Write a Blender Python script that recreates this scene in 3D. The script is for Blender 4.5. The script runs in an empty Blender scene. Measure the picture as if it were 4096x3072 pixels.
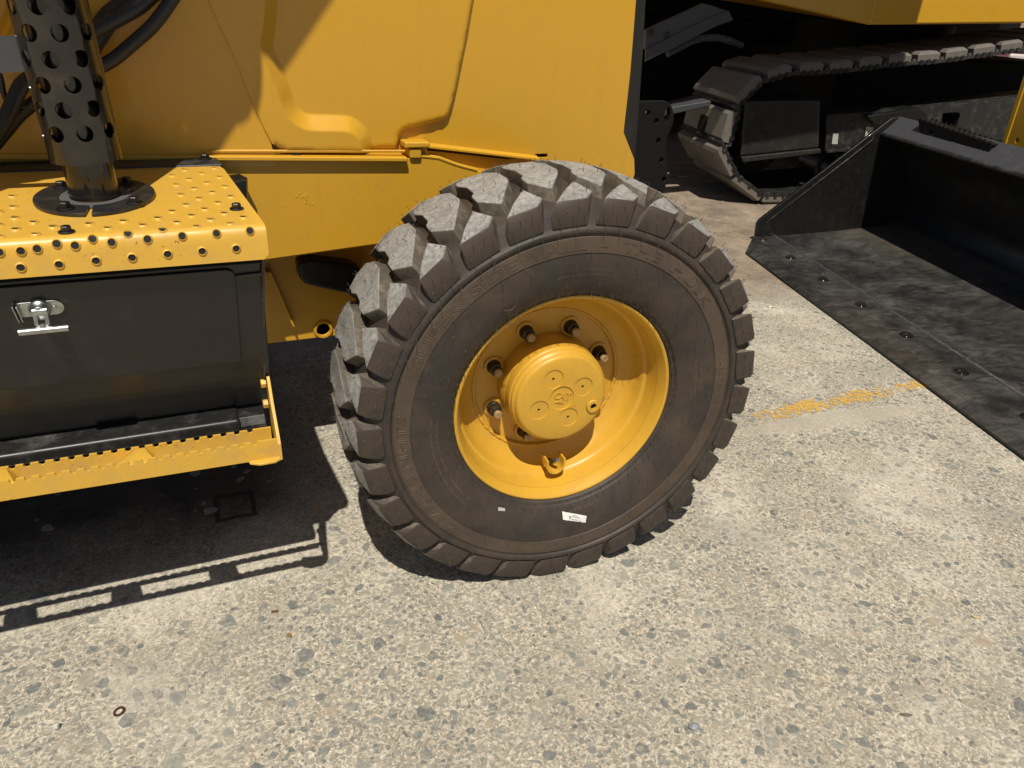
import bpy, bmesh, math, random
from math import sin, cos, pi, radians, sqrt, atan2, hypot
from mathutils import Vector, Matrix, noise
from mathutils.geometry import delaunay_2d_cdt

random.seed(7)
SC = bpy.context.scene
COL = SC.collection
G = {'arm': [[0.2355, 0.9223], [0.2311, 0.8901], [0.2326, 0.8048], [0.2483, 0.5892], [0.4142, 0.5754], [0.5281, 0.5669], [0.3245, 0.9788]],
 'shade_edge': [[-0.5652, 2.2202], [-0.6918, 2.0593], [-0.7098, 2.0723], [-0.7201, 2.0584], [-0.7231, 2.0092], [-0.7285, 1.9717], [-0.7411, 1.9348],
              [-0.7496, 1.9586], [-0.7558, 1.9445], [-0.7638, 1.9341], [-0.7821, 1.9222], [-0.7837, 1.9277], [-0.8125, 1.8913], [-0.8326, 1.861],
              [-1.0736, 1.5607], [-1.0813, 1.552], [-1.0848, 1.5274], [-1.1046, 1.5068], [-1.102, 1.4935], [-1.1064, 1.3963]],
 'shade_slits': [[[-0.908, 1.9058], [-0.8787, 1.9334], [-0.8442, 1.9642], [-0.8444, 1.9554], [-0.8748, 1.9153], [-0.9044, 1.8758]],
               [[-0.8689, 1.8683], [-0.8483, 1.9007], [-0.8521, 1.8866], [-0.8601, 1.8681]],
               [[-0.8219, 1.9878], [-0.8119, 1.9987], [-0.8102, 1.9859]],
               [[-0.7835, 2.0254], [-0.7735, 2.0341], [-0.7728, 2.0287], [-0.7817, 2.0188]],
               [[-0.7533, 2.0338], [-0.743, 2.0384], [-0.7455, 2.0019], [-0.753, 1.9758], [-0.7468, 2.0148]]],
 'bar_in': [[-1.0607, 0.5118], [-0.6264, 0.5085]],
 'bar_out': [[-1.052, 0.5184], [-0.6235, 0.5137], [-0.6247, 0.4743], [-1.0603, 0.4816]],
 'beam': [[-0.6429, 0.5086], [-0.6355, 0.3393], [-0.7455, 0.2884], [-1.0163, 0.2407]],
 'beam_bolt': [-0.6622, 0.3562],
 'belly_block': [[-0.4745, 0.63], [-0.4397, 0.6342], [-0.3403, 0.6138], [-0.3142, 0.5969], [-0.3172, 0.5271], [-0.3746, 0.5406], [-0.4601, 0.5713],
                 [-0.4755, 0.5897]],
 'belly_bot': [[-0.5646, 0.3977], [-0.4138, 0.3978]],
 'belly_hole': [[-0.4182, 0.4233]],
 'belly_rib': [[-0.5529, 0.6063], [-0.5388, 0.6051], [-0.4937, 0.4499], [-0.4984, 0.4492]],
 'bk': {'A': [2.4024, 1.942, 0.03], 'd': [-0.2548, -0.967, 0.0], 'h': [0.967, -0.2548, 0.0]},
 'bk_curve': [[0.8293, 0.5235], [0.9372, 0.2957], [0.9505, 0.2093], [0.8907, 0.1244], [0.4495, 0.0657]],
 'bk_in': [[0.0873, 0.0378], [0.0744, 0.0705], [0.0719, 0.1139], [0.087, 0.1463], [0.569, 0.5779], [0.593, 0.6214], [0.6317, 0.665]],
 'bk_lip': [[-0.0038, 0.6508], [1.0011, 0.5702]],
 'bk_side': [[0.0, 0.03], [-0.0056, 0.106], [0.0075, 0.1312], [0.686, 0.7282], [0.7239, 0.7377]],
 'bk_step': [[0.0883, 0.7206], [0.6701, 0.6895], [0.6537, 0.6488], [0.5865, 0.6174], [0.4492, 0.624], [0.1564, 0.6568]],
 'bk_stepholes': [[[0.2313, 0.6699], [0.2557, 0.6741], [0.2917, 0.6452], [0.2587, 0.6501]],
                  [[0.4436, 0.6519], [0.473, 0.6496], [0.504, 0.6269], [0.4702, 0.6307]],
                  [[0.5832, 0.6399], [0.6153, 0.6513], [0.6515, 0.6458], [0.6328, 0.6157], [0.6004, 0.6203]]],
 'bk_tip': [-0.17, 0.1126],
 'cam': {'R': [[0.917326, -0.394848, 0.051063], [0.141605, 0.443438, 0.885048], [0.372103, 0.804647, -0.46269]],
         'f': 2986.508582416417,
         'loc': [-0.722, -1.3772, 1.2533]},
 'clamp': [[-0.9357, 1.1594], [-0.9169, 1.1585], [-0.9179, 1.1098], [-0.9489, 1.1016]],
 'door': [[-0.6047, 1.2825], [-0.0336, 1.3174], [-0.0472, 1.2363], [-0.0586, 1.1691], [-0.0736, 1.0997], [-0.086, 1.0402], [-0.0972, 0.9977],
          [-0.1055, 0.9823], [-0.1191, 0.9747], [-0.1462, 0.9688], [-0.1831, 0.9616], [-0.208, 0.9567], [-0.2196, 0.9498], [-0.2247, 0.9407],
          [-0.2302, 0.9104], [-0.2986, 0.9126], [-0.3142, 0.9075], [-0.4894, 0.9152], [-0.4979, 0.9192], [-0.5105, 0.9254], [-0.5212, 0.9358],
          [-0.5363, 0.9719], [-0.5536, 1.0222], [-0.5755, 1.0969], [-0.5951, 1.1553], [-0.6164, 1.2111]],
 'door_box': [[-0.6637, 0.0088], [-0.66, 0.014], [-0.6581, 0.0239], [-0.6695, 0.1947]],
 'drain': [0.0774, -0.0264],
 'ex': {'e': [0.2079, 0.9781, 0.0], 'o': [3.1056, 2.8126, 0.0], 'u': [0.9781, -0.2079, 0.0]},
 'ex_body': [[0.4947, 1.1847], [1.6975, 1.2487]],
 'ex_bodyL': [[-0.1633, 1.2987]],
 'ex_box': [[0.6738, 0.6235], [1.0676, 0.684], [1.1606, 0.6412], [1.168, 0.5762], [0.7595, 0.5676]],
 'ex_cover': [[-0.2613, 0.6935], [0.3055, 0.7147], [0.3821, 0.3941], [-0.2121, 0.3283]],
 'ex_coverlip': [[-0.2121, 0.3283], [0.3821, 0.3941], [0.3929, 0.3653], [-0.1972, 0.2921]],
 'ex_frame': [[0.3931, 0.6161], [1.1001, 0.678], [1.16, 0.686], [1.8537, 0.7628], [2.2506, 0.8068], [2.3923, 0.5039], [1.7802, 0.4613],
              [0.783, 0.4043], [0.4437, 0.3765]],
 'ex_hole': [[1.3152, 0.6507], [1.4398, 0.6603], [1.4632, 0.641], [1.4637, 0.5546], [1.4365, 0.5406], [1.3299, 0.5452]],
 'ex_hose': [[-0.7458, 0.9443], [-0.691, 0.9688], [-0.6362, 0.9933], [-0.5508, 1.0301], [-0.4493, 1.0521], [-0.3504, 1.055], [-0.2539, 1.0409],
             [-0.1398, 1.0125]],
 'ex_labels': [[[0.472, 0.4936], [0.5143, 0.4944], [0.5271, 0.4224], [0.4815, 0.4217]],
               [[0.7204, 0.5468], [0.7791, 0.5414], [0.7892, 0.4387], [0.7362, 0.4445]]],
 'ex_shoe': {'bot0': [-0.016, 0.0041],
             'bot1': [0.2375, 0.0253],
             's1a': [-0.2917, 0.1858],
             's1b': [-0.4278, 0.3666],
             's2a': [-0.3905, 0.4307],
             's2b': [-0.3669, 0.63],
             's3a': [-0.3564, 0.7151],
             's3b': [-0.2214, 0.8618],
             't0': [-0.1427, 0.8821],
             't1': [0.0109, 0.9401],
             't2': [0.2465, 0.9579],
             't3': [0.4629, 0.9798],
             't4': [0.6762, 1.0113],
             't5': [0.8925, 1.0373],
             't6': [1.1105, 1.0575],
             't7': [1.3192, 1.0895],
             't8': [1.5301, 1.1219],
             't9': [1.7386, 1.1545]},
 'flange': [-0.8539, 0.0721],
 'flange_bolts': [[-0.9091, 0.1305], [-0.8915, -0.0184], [-0.7922, -0.0029], [-0.8069, 0.1455]],
 'flange_r': [0.09, 0.0963, 0.1266, 0.1468],
 'fold': [[-1.0287, 0.1929], [-0.6298, 0.1867]],
 'frame_bot': [[-0.5655, 0.671], [-0.3305, 0.687]],
 'frame_top': [[-0.2107, 0.8938], [-0.199, 0.898], [-0.1814, 0.9003], [-0.1418, 0.8955], [-0.1298, 0.8924], [-0.0849, 0.876], [-0.0368, 0.8629],
               [0.0444, 0.8205]],
 'gap': [[-0.1544, 0.9121], [0.0969, 0.8826], [0.0595, 0.8783], [-0.1544, 0.9051]],
 'gnd': {'bl': [-1.1558, -0.2628],
         'bolt': [-0.6585, -0.0441],
         'br': [0.5958, -0.9431],
         'chip': [1.7731, 1.1546],
         'leaf': [0.8714, -0.6312],
         'nut': [-0.6399, -0.1273],
         'patchB': [1.1024, 0.1574],
         'patchL': [0.9825, 0.2657],
         'patchR': [1.6668, 0.1882],
         'pebble': [-1.0728, -0.2059],
         'sq0': [-0.7445, 0.4414],
         'sq1': [-0.6611, 0.4305],
         'sq2': [-0.6648, 0.3371],
         'sq3': [-0.7433, 0.3313],
         'stick': [3.0557, 3.7179],
         'stone': [0.0551, -0.6394],
         'twig': [0.4792, -0.7725],
         'washer': [-0.9689, -0.2088],
         'yl0': [0.9095, 0.361],
         'yl0b': [0.899, 0.2935],
         'yl1': [1.7857, 0.3585],
         'yl1b': [1.6913, 0.22],
         'yspot': [-0.4419, 0.2641]},
 'guard_b': [-0.8554, 0.0721, 0.9733],
 'guard_holes': [[-101.3, 0.2257], [-58.2, 0.23], [-122.4, 0.1894], [-78.8, 0.1923], [-36.0, 0.1982], [-100.7, 0.1547], [-57.0, 0.1594],
                 [-121.5, 0.1179], [-78.8, 0.1204], [-34.8, 0.1265], [-100.5, 0.0822], [-56.7, 0.0871], [-122.0, 0.046], [-78.4, 0.0479],
                 [-34.1, 0.0531], [-14.5, 0.1638], [-10.8, 0.0912]],
 'guard_r': 0.0554,
 'guard_rail': [[[-0.9556, 1.087], [-0.5787, 1.26], [-0.5066, 1.2477], [-0.4063, 1.2259], [-0.5234, 1.1849], [-0.9458, 0.9743]],
                [[-0.9458, 0.9743], [-0.5234, 1.1849], [-0.4721, 1.1346], [-0.9416, 0.8994]],
                [[-0.5234, 1.1849], [-0.4063, 1.2259], [-0.3634, 1.1733], [-0.4721, 1.1346]]],
 'guard_t': [-0.8648, 0.0721, 1.2087],
 'hinge_mid': [[-0.2118, 0.9175], [-0.1816, 0.9168], [-0.1818, 0.8947], [-0.2102, 0.8954]],
 'hinge_top': [[-0.2232, 0.934], [-0.1618, 0.9329], [-0.1619, 0.92], [-0.2234, 0.9196]],
 'holes_lip': [[-0.6287, 0.4602], [-0.6783, 0.461], [-0.7278, 0.4619], [-0.7763, 0.4633], [-0.8248, 0.4645], [-0.8728, 0.4656], [-0.9209, 0.4666],
               [-0.9676, 0.4679], [-0.6525, 0.4861], [-0.7026, 0.4866], [-0.752, 0.4873], [-0.8015, 0.4888], [-0.8499, 0.4896], [-0.8981, 0.4912],
               [-0.9464, 0.4917]],
 'holes_top': [[-0.706, 0.2694], [-0.6499, 0.2792], [-0.7308, 0.2227], [-0.6762, 0.2323], [-0.7012, 0.1862], [-0.6463, 0.1948], [-0.7252, 0.144],
               [-0.6716, 0.1504], [-0.6961, 0.1088], [-0.6427, 0.1145], [-0.7201, 0.0661], [-0.6674, 0.0735], [-0.6918, 0.0324], [-0.6394, 0.0363],
               [-0.7145, -0.0062], [-0.6635, -0.0023], [-0.7372, -0.0447], [-0.6872, -0.0402], [-0.6595, -0.0742], [-0.7094, -0.0773],
               [-0.7593, -0.0814], [-0.6825, -0.1083], [-0.6325, -0.1043], [-0.8084, -0.088], [-0.7322, -0.1132], [-0.8559, -0.0936],
               [-0.781, -0.1178], [-0.6554, -0.1387], [-0.8291, -0.1233], [-0.705, -0.143], [-0.7539, -0.1476], [-0.8017, -0.1526], [-0.849, -0.1577],
               [-0.9809, 0.1072], [-0.9705, 0.0337], [-0.9601, -0.0352], [-0.9509, -0.101], [-0.9316, -0.0673], [-0.9225, -0.1338],
               [-0.9034, -0.0986], [-0.8955, -0.1617], [-0.9414, -0.1683], [-0.9873, 0.0063], [-0.9765, -0.0716], [-0.9669, -0.1358]],
 'hoses': [([[-0.718, 0.35, 1.2344], [-0.7547, 0.346, 1.1958], [-0.7893, 0.342, 1.1698], [-0.8182, 0.338, 1.1548], [-0.8493, 0.334, 1.1453],
             [-0.8864, 0.33, 1.1286]],
            0.011),
           ([[-0.7344, 0.37, 1.2333], [-0.7545, 0.365, 1.2095], [-0.7803, 0.36, 1.1836], [-0.8064, 0.355, 1.1561], [-0.8289, 0.35, 1.1286],
             [-0.8545, 0.345, 1.103], [-0.8836, 0.34, 1.0773]],
            0.0145),
           ([[-0.6631, 0.34, 1.2373], [-0.6948, 0.3364, 1.1969], [-0.7256, 0.3327, 1.1635], [-0.7652, 0.3291, 1.1317], [-0.8001, 0.3255, 1.1057],
             [-0.8352, 0.3218, 1.0871], [-0.8734, 0.3182, 1.0687], [-0.9115, 0.3145, 1.0486], [-0.9437, 0.3109, 1.0307], [-0.9731, 0.3073, 1.0092],
             [-0.9982, 0.3036, 0.9841], [-1.0279, 0.3, 0.9534]],
            0.0125),
           ([[-0.6922, 0.36, 1.2356], [-0.7403, 0.3489, 1.1963], [-0.7853, 0.3378, 1.1719], [-0.8332, 0.3267, 1.1462], [-0.8818, 0.3156, 1.1121],
             [-0.9168, 0.3044, 1.0841], [-0.9506, 0.2933, 1.0671], [-0.9724, 0.2822, 1.0363], [-0.988, 0.2711, 1.011], [-1.0132, 0.26, 0.9787]],
            0.0135),
           ([[-0.7472, 0.38, 1.2325], [-0.7669, 0.38, 1.2014], [-0.805, 0.38, 1.1693], [-0.8343, 0.38, 1.1264], [-0.8474, 0.38, 1.085],
             [-0.8513, 0.38, 1.0545], [-0.8696, 0.38, 1.0156]],
            0.017),
           ([[-0.9308, 0.2, 1.2252], [-0.941, 0.2, 1.1928], [-0.9556, 0.2, 1.1675], [-0.9725, 0.2, 1.1451]], 0.02),
           ([[-0.9883, 0.3, 1.0905], [-0.9866, 0.3, 1.0696], [-0.9874, 0.3, 1.0448], [-0.98, 0.3, 1.0267], [-0.9572, 0.3, 1.0249]], 0.005)],
 'inner_r': 0.0388,
 'inner_top': [[-0.1665, 0.8997], [-0.0655, 0.8899], [0.0672, 0.8721], [0.1566, 0.8572]],
 'latch_T': [[-0.9702, 0.0687], [-0.9052, 0.0649], [-0.9384, 0.0642], [-0.9372, 0.0499], [-0.9339, 0.0318]],
 'latch_boss': [-0.9397, 0.0473],
 'latch_hinge': [[-0.9731, 0.0344], [-0.979, 0.0677], [-0.9691, 0.0349], [-0.973, 0.0674]],
 'latch_plate': [[-0.968, 0.0386], [-0.9136, 0.0339], [-0.9084, 0.0453], [-0.9169, 0.0588], [-0.9712, 0.0647]],
 'latch_rivet': [-0.9193, 0.0462],
 'ledge': [[-0.6418, 0.9256], [-0.2397, 0.9157], [-0.217, 0.9003], [-0.2172, 0.8903], [-0.6336, 0.9042]],
 'liltext': [0.0233, -0.0245],
 'logo': [-0.0011, 0.003],
 'logo_r': [[-0.0316, 0.0], [0.0271, 0.0097], [0.0027, 0.0326], [-0.0049, -0.0283]],
 'mount_holes': [[0.6637, 0.9429], [0.6997, 0.9195], [0.7171, 0.8587], [0.7387, 0.7965], [0.7592, 0.7337]],
 'mount_plate': [[0.6128, 0.977], [0.7292, 0.9786], [0.7469, 0.9683], [0.7643, 0.9364], [0.7663, 0.913], [0.7546, 0.8836], [0.7484, 0.8478],
                 [0.7601, 0.7805], [0.7758, 0.7425], [0.7722, 0.7111], [0.7613, 0.686], [0.724, 0.564], [0.6473, 0.5691]],
 'mount_slot': [[0.738, 0.9366]],
 'notch_in': [-1.0441, -1.0227, -1.0005, -0.9784, -0.9565, -0.9345, -0.9129, -0.8907, -0.8692, -0.8469, -0.8243, -0.802, -0.7795, -0.7567, -0.7341,
              -0.7108, -0.6876, -0.6644],
 'notch_out': [-1.0353, -1.0137, -0.9925, -0.9706, -0.9486, -0.9277, -0.9065, -0.8846, -0.8626, -0.8414, -0.8185, -0.7966, -0.7748, -0.7524, -0.73,
               -0.7073, -0.6848, -0.6617],
 'panel_right': [[0.3482, 1.5281], [0.3891, 1.2552], [0.3968, 1.087], [0.3973, 0.9387], [0.4411, 0.867], [0.4488, 0.8277]],
 'plate_bolts': [[-0.6376, -0.0516], [-0.8828, -0.1334]],
 'plug_r': [[-0.0468, 0.0524], [-0.0017, 0.0549]],
 'plugs': [[-0.0241, 0.0525], [0.0482, 0.0253], [-0.0531, -0.0206], [0.0195, -0.0486]],
 'prof': [(0.3, 0.908), (-0.1465, 0.908), (-0.1515, 0.9064), (-0.1555, 0.903), (-0.1585, 0.8975), (-0.1602, 0.89), (-0.1625, 0.854)],
 'rail': [[-0.1583, 0.9227], [0.1314, 0.8851]],
 'ridge': [[-0.485, 1.2898], [-0.4943, 1.2165], [-0.5034, 1.1658], [-0.5121, 1.1269], [-0.4998, 1.0876], [-0.4864, 1.0498], [-0.4778, 1.0166],
           [-0.4652, 0.994], [-0.4428, 0.9795], [-0.4132, 0.9768], [-0.3556, 0.9742], [-0.3374, 0.9681], [-0.3223, 0.9559], [-0.3119, 0.9392],
           [-0.3067, 0.9116]],
 'seam': [[-0.6061, 1.2822], [-0.6176, 1.2116], [-0.5966, 1.1565], [-0.5772, 1.0988], [-0.5556, 1.0249], [-0.5385, 0.9752], [-0.5276, 0.9425]],
 'sill': [[-1.0702, -0.0167], [-0.6785, -0.0185], [-1.0614, -0.0824], [-0.6763, -0.0847], [-0.6333, -0.0304]],
 'slot': [[0.1354, 0.8853], [0.1408, 0.8878], [0.1727, 0.8881], [0.1746, 0.8792], [0.1403, 0.8802]],
 'spacer_x': [-0.8901, -0.8254, -1.0765, -1.0581],
 'spat': [-0.4583, 0.8123],
 'steer': -0.0783409461495865,
 'sticker': [[0.0079, -0.2793], [0.0692, -0.2982], [0.0666, -0.3158], [0.0089, -0.2985]],
 'sticker2': [[-0.1521, -0.2353], [-0.1349, -0.2434], [-0.136, -0.249], [-0.1527, -0.2431]],
 'strip_right': [[0.385, 1.5317], [0.4198, 1.2565], [0.4308, 1.1243], [0.439, 1.002], [0.442, 0.9629], [0.4419, 0.9028]],
 'sun': [-0.18161, -0.44951, 0.87462],
 'valve': [0.008, -0.1874]}
# ---------------------------------------------------------------- camera, sky, sun, exposure
_c = G['cam']
cam_data = bpy.data.cameras.new('camera')
cam_data.sensor_fit = 'HORIZONTAL'
cam_data.sensor_width = 36.0
cam_data.lens = _c['f'] / 4096 * 36.0
cam_data.clip_start = 0.05
cam_data.clip_end = 500.0
cam = bpy.data.objects.new('camera', cam_data)
COL.objects.link(cam)
_r, _u, _f = (Vector(v) for v in _c['R'])
cam.matrix_world = Matrix(((_r.x, _u.x, -_f.x, _c['loc'][0]), (_r.y, _u.y, -_f.y, _c['loc'][1]),
                           (_r.z, _u.z, -_f.z, _c['loc'][2]), (0, 0, 0, 1)))
SC.camera = cam

SUN_DIR = Vector(G['sun'])
world = bpy.data.worlds.new('World')
SC.world = world
world.use_nodes = True
_nt = world.node_tree
_bg = _nt.nodes['Background']
_sky = _nt.nodes.new('ShaderNodeTexSky')
_sky.sky_type = 'NISHITA'
_sky.sun_disc = False
_sky.sun_elevation = math.asin(SUN_DIR.z)
_sky.sun_rotation = atan2(SUN_DIR.x, SUN_DIR.y)
_sky.air_density = 1.0
_sky.dust_density = 1.2
_sky.ozone_density = 0.6
_nt.links.new(_sky.outputs[0], _bg.inputs[0])
_bg.inputs[1].default_value = 0.05

sun_data = bpy.data.lights.new('sun', 'SUN')
sun_data.energy = 5.0
sun_data.angle = radians(0.53)
sun_data.color = (1.0, 0.94, 0.83)
sun = bpy.data.objects.new('sun', sun_data)
COL.objects.link(sun)
sun.location = (-2, -3, 8)
sun.rotation_euler = (-SUN_DIR).to_track_quat('-Z', 'Y').to_euler()

SC.view_settings.view_transform = 'Standard'
SC.view_settings.look = 'None'
SC.view_settings.exposure = -0.08
SC.view_settings.gamma = 1.0
SC.view_settings.use_curve_mapping = False
SC.render.engine = 'CYCLES'
SC.cycles.max_bounces = 8
SC.cycles.use_denoising = True
# ---------------------------------------------------------------- helpers
def tag(o, label=None, cat=None, group=None, kind=None):
    if label: o['label'] = label
    if cat: o['category'] = cat
    if group: o['group'] = group
    if kind: o['kind'] = kind
    return o

def empty(name, loc=(0, 0, 0), rz=0.0, parent=None):
    o = bpy.data.objects.new(name, None)
    COL.objects.link(o)
    o.empty_display_size = 0.1
    o.location = loc
    o.rotation_euler = (0, 0, rz)
    if parent: o.parent = parent
    return o

def link(name, me, parent=None):
    o = bpy.data.objects.new(name, me)
    COL.objects.link(o)
    if parent: o.parent = parent
    return o

class MB:
    """collects faces of one mesh, with a material index per face"""
    def __init__(self):
        self.v, self.f, self.m = [], [], []
    def add(self, verts, faces, mi=0):
        b = len(self.v)
        self.v += [tuple(p) for p in verts]
        self.f += [tuple(i + b for i in q) for q in faces]
        self.m += [mi] * len(faces)
        return self
    def box(self, a, b, mi=0):
        x0, y0, z0 = a; x1, y1, z1 = b
        self.add([(x0,y0,z0),(x1,y0,z0),(x1,y1,z0),(x0,y1,z0),(x0,y0,z1),(x1,y0,z1),(x1,y1,z1),(x0,y1,z1)],
                 [(0,3,2,1),(4,5,6,7),(0,1,5,4),(1,2,6,5),(2,3,7,6),(3,0,4,7)], mi)
        return self
    def prism(self, poly, fn0, fn1, mi=0):
        n = len(poly)
        self.add([fn0(*q) for q in poly] + [fn1(*q) for q in poly],
                 [tuple(range(n))[::-1], tuple(range(n, 2 * n))] + [(i, (i + 1) % n, n + (i + 1) % n, n + i) for i in range(n)], mi)
        return self
    def tube(self, pts, r, n=12, mi=0, caps=True):
        pts = [Vector(q) for q in pts]
        rs = r if isinstance(r, (list, tuple)) else [r] * len(pts)
        vs, prev = [], None
        for i, q in enumerate(pts):
            t = (pts[min(i + 1, len(pts) - 1)] - pts[max(i - 1, 0)]).normalized()
            if prev is None:
                a = t.orthogonal().normalized()
            else:
                a = (prev - t * prev.dot(t)).normalized()
            prev = a
            b = t.cross(a)
            vs += [q + (a * cos(2 * pi * k / n) + b * sin(2 * pi * k / n)) * rs[i] for k in range(n)]
        fs = [(i * n + k, i * n + (k + 1) % n, (i + 1) * n + (k + 1) % n, (i + 1) * n + k) for i in range(len(pts) - 1) for k in range(n)]
        if caps:
            fs += [tuple(range(n))[::-1], tuple((len(pts) - 1) * n + k for k in range(n))]
        self.add(vs, fs, mi)
        return self
    def lathe(self, prof, fn, n=64, mi=0, close=False, a0=0.0, a1=2 * pi):
        """prof: (axial, radial); fn(axial, radial, angle) -> point"""
        m = len(prof)
        full = abs(a1 - a0 - 2 * pi) < 1e-6
        cnt = n if full else n + 1
        vs = [fn(q[0], q[1], a0 + (a1 - a0) * k / n) for k in range(cnt) for q in prof]
        fs = []
        for k in range(n):
            k2 = (k + 1) % cnt
            for i in range(m if close else m - 1):
                j = (i + 1) % m
                fs.append((k * m + i, k * m + j, k2 * m + j, k2 * m + i))
        self.add(vs, fs, mi)
        return self
    def hull(self, pts, mi=0):
        bm = bmesh.new()
        for q in pts: bm.verts.new(q)
        r = bmesh.ops.convex_hull(bm, input=bm.verts)
        bmesh.ops.delete(bm, geom=[g for g in set(r['geom_interior'] + r['geom_unused']) if isinstance(g, bmesh.types.BMVert)], context='VERTS')
        bmesh.ops.dissolve_limit(bm, angle_limit=radians(2), verts=bm.verts, edges=bm.edges)
        bm.verts.ensure_lookup_table(); bm.verts.index_update()
        self.add([v.co.copy() for v in bm.verts], [tuple(v.index for v in f.verts) for f in bm.faces], mi)
        bm.free()
        return self
    def hexbolt(self, base, axis, r=.009, h=.007, washer=.013, mi=0, mw=None):
        base, axis = Vector(base), Vector(axis).normalized()
        a = axis.orthogonal().normalized(); b = axis.cross(a)
        def ring(rr, hh, n, ph=0.0): return [base + axis * hh + (a * cos(2*pi*k/n + ph) + b * sin(2*pi*k/n + ph)) * rr for k in range(n)]
        n = 18
        if washer:
            vs = ring(washer, 0, n) + ring(washer, .0018, n) + ring(washer * .9, .0026, n)
            self.add(vs, [(i, (i+1)%n, n+(i+1)%n, n+i) for i in range(n)] + [(n+i, n+(i+1)%n, 2*n+(i+1)%n, 2*n+i) for i in range(n)] + [tuple(2*n+k for k in range(n))], mi if mw is None else mw)
        n = 6
        vs = ring(r, .002, n) + ring(r, h * .85 + .002, n) + ring(r * .86, h + .002, n)
        self.add(vs, [(i, (i+1)%n, n+(i+1)%n, n+i) for i in range(n)] + [(n+i, n+(i+1)%n, 2*n+(i+1)%n, 2*n+i) for i in range(n)] + [tuple(2*n+k for k in range(n))], mi)
        return self
    def mesh(self, name, mats, smooth=30, recalc=True):
        me = bpy.data.meshes.new(name)
        me.from_pydata(self.v, [], self.f)
        for m in (mats if isinstance(mats, (list, tuple)) else [mats]): me.materials.append(m)
        me.polygons.foreach_set('material_index', self.m)
        if recalc:
            bm = bmesh.new(); bm.from_mesh(me)
            bmesh.ops.remove_doubles(bm, verts=bm.verts, dist=1e-6)
            bmesh.ops.recalc_face_normals(bm, faces=bm.faces)
            bm.to_mesh(me); bm.free()
        if smooth:
            me.polygons.foreach_set('use_smooth', [True] * len(me.polygons))
            me.set_sharp_from_angle(angle=radians(smooth))
        me.update()
        return me
    def obj(self, name, mats, parent=None, smooth=30, bevel=0.0, seg=2, recalc=True, angle=35):
        o = link(name, self.mesh(name, mats, smooth, recalc), parent)
        if bevel:
            b = o.modifiers.new('bevel', 'BEVEL')
            b.width = bevel; b.segments = seg; b.limit_method = 'ANGLE'; b.angle_limit = radians(angle)
            b.harden_normals = True
        return o

def inpoly(x, y, poly):
    c = False
    j = len(poly) - 1
    for i in range(len(poly)):
        xi, yi = poly[i]; xj, yj = poly[j]
        if (yi > y) != (yj > y) and x < (xj - xi) * (y - yi) / (yj - yi) + xi: c = not c
        j = i
    return c

def circle(cx, cy, r, n=16, ph=0.0): return [(cx + r * cos(2*pi*k/n + ph), cy + r * sin(2*pi*k/n + ph)) for k in range(n)]

def cdt(outline, holes=(), pts=(), lines=()):
    """constrained triangulation of an outline with holes; returns 2D verts, triangles"""
    vs, es = [], []
    for loop in [outline] + list(holes):
        b = len(vs); n = len(loop)
        vs += [Vector(q) for q in loop]
        es += [(b + i, b + (i + 1) % n) for i in range(n)]
    for ln in lines:
        b = len(vs)
        vs += [Vector(q) for q in ln]
        es += [(b + i, b + i + 1) for i in range(len(ln) - 1)]
    vs += [Vector(q) for q in pts]
    ov, oe, of = delaunay_2d_cdt(vs, es, [], 0, 1e-7)[:3]
    boxes = [(min(q[0] for q in h), max(q[0] for q in h), min(q[1] for q in h), max(q[1] for q in h), h) for h in holes]
    tris = []
    for f in of:
        x = sum(ov[i].x for i in f) / len(f); y = sum(ov[i].y for i in f) / len(f)
        if not inpoly(x, y, outline): continue
        if any(b[0] <= x <= b[1] and b[2] <= y <= b[3] and inpoly(x, y, b[4]) for b in boxes): continue
        tris.append(tuple(f))
    return [(v.x, v.y) for v in ov], tris

def plate2d(mb, outline, fn, t, holes=(), mi=0):
    """flat or mapped plate with holes: fn(u, v, h) -> point, thickness from h=0 down to h=-t"""
    vs, ts = cdt(outline, holes)
    mb.add([fn(u, v, 0) for u, v in vs], ts, mi)
    mb.add([fn(u, v, -t) for u, v in vs], [q[::-1] for q in ts], mi)
    for loop in [outline] + list(holes):
        n = len(loop)
        mb.add([fn(u, v, 0) for u, v in loop] + [fn(u, v, -t) for u, v in loop], [(i, (i+1)%n, n+(i+1)%n, n+i) for i in range(n)], mi)
    return mb

def offset_in(poly, d):
    cx = sum(q[0] for q in poly) / len(poly); cy = sum(q[1] for q in poly) / len(poly)
    out = []
    for x, y in poly:
        L = hypot(x - cx, y - cy) or 1
        out.append((x - (x - cx) / L * d, y - (y - cy) / L * d))
    return out

def round_poly(poly, r, n=4):
    out = []
    m = len(poly)
    for i in range(m):
        p0, p1, p2 = Vector(poly[i - 1]), Vector(poly[i]), Vector(poly[(i + 1) % m])
        a = min(r, (p0 - p1).length * .45, (p2 - p1).length * .45)
        q0 = p1 + (p0 - p1).normalized() * a; q2 = p1 + (p2 - p1).normalized() * a
        for k in range(n + 1):
            t = k / n
            q = q0 * (1 - t) ** 2 + p1 * 2 * t * (1 - t) + q2 * t * t
            out.append((q.x, q.y))
    return out

def smooth_path(pts, sub=4):
    """Catmull-Rom through the points"""
    P = [Vector(q) for q in pts]
    out = []
    for i in range(len(P) - 1):
        p0 = P[max(i - 1, 0)]; p1 = P[i]; p2 = P[i + 1]; p3 = P[min(i + 2, len(P) - 1)]
        for k in range(sub):
            t = k / sub
            out.append(0.5 * (2*p1 + (p2-p0)*t + (2*p0-5*p1+4*p2-p3)*t*t + (3*p1-p0-3*p2+p3)*t**3))
    return out + [P[-1]]

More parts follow.
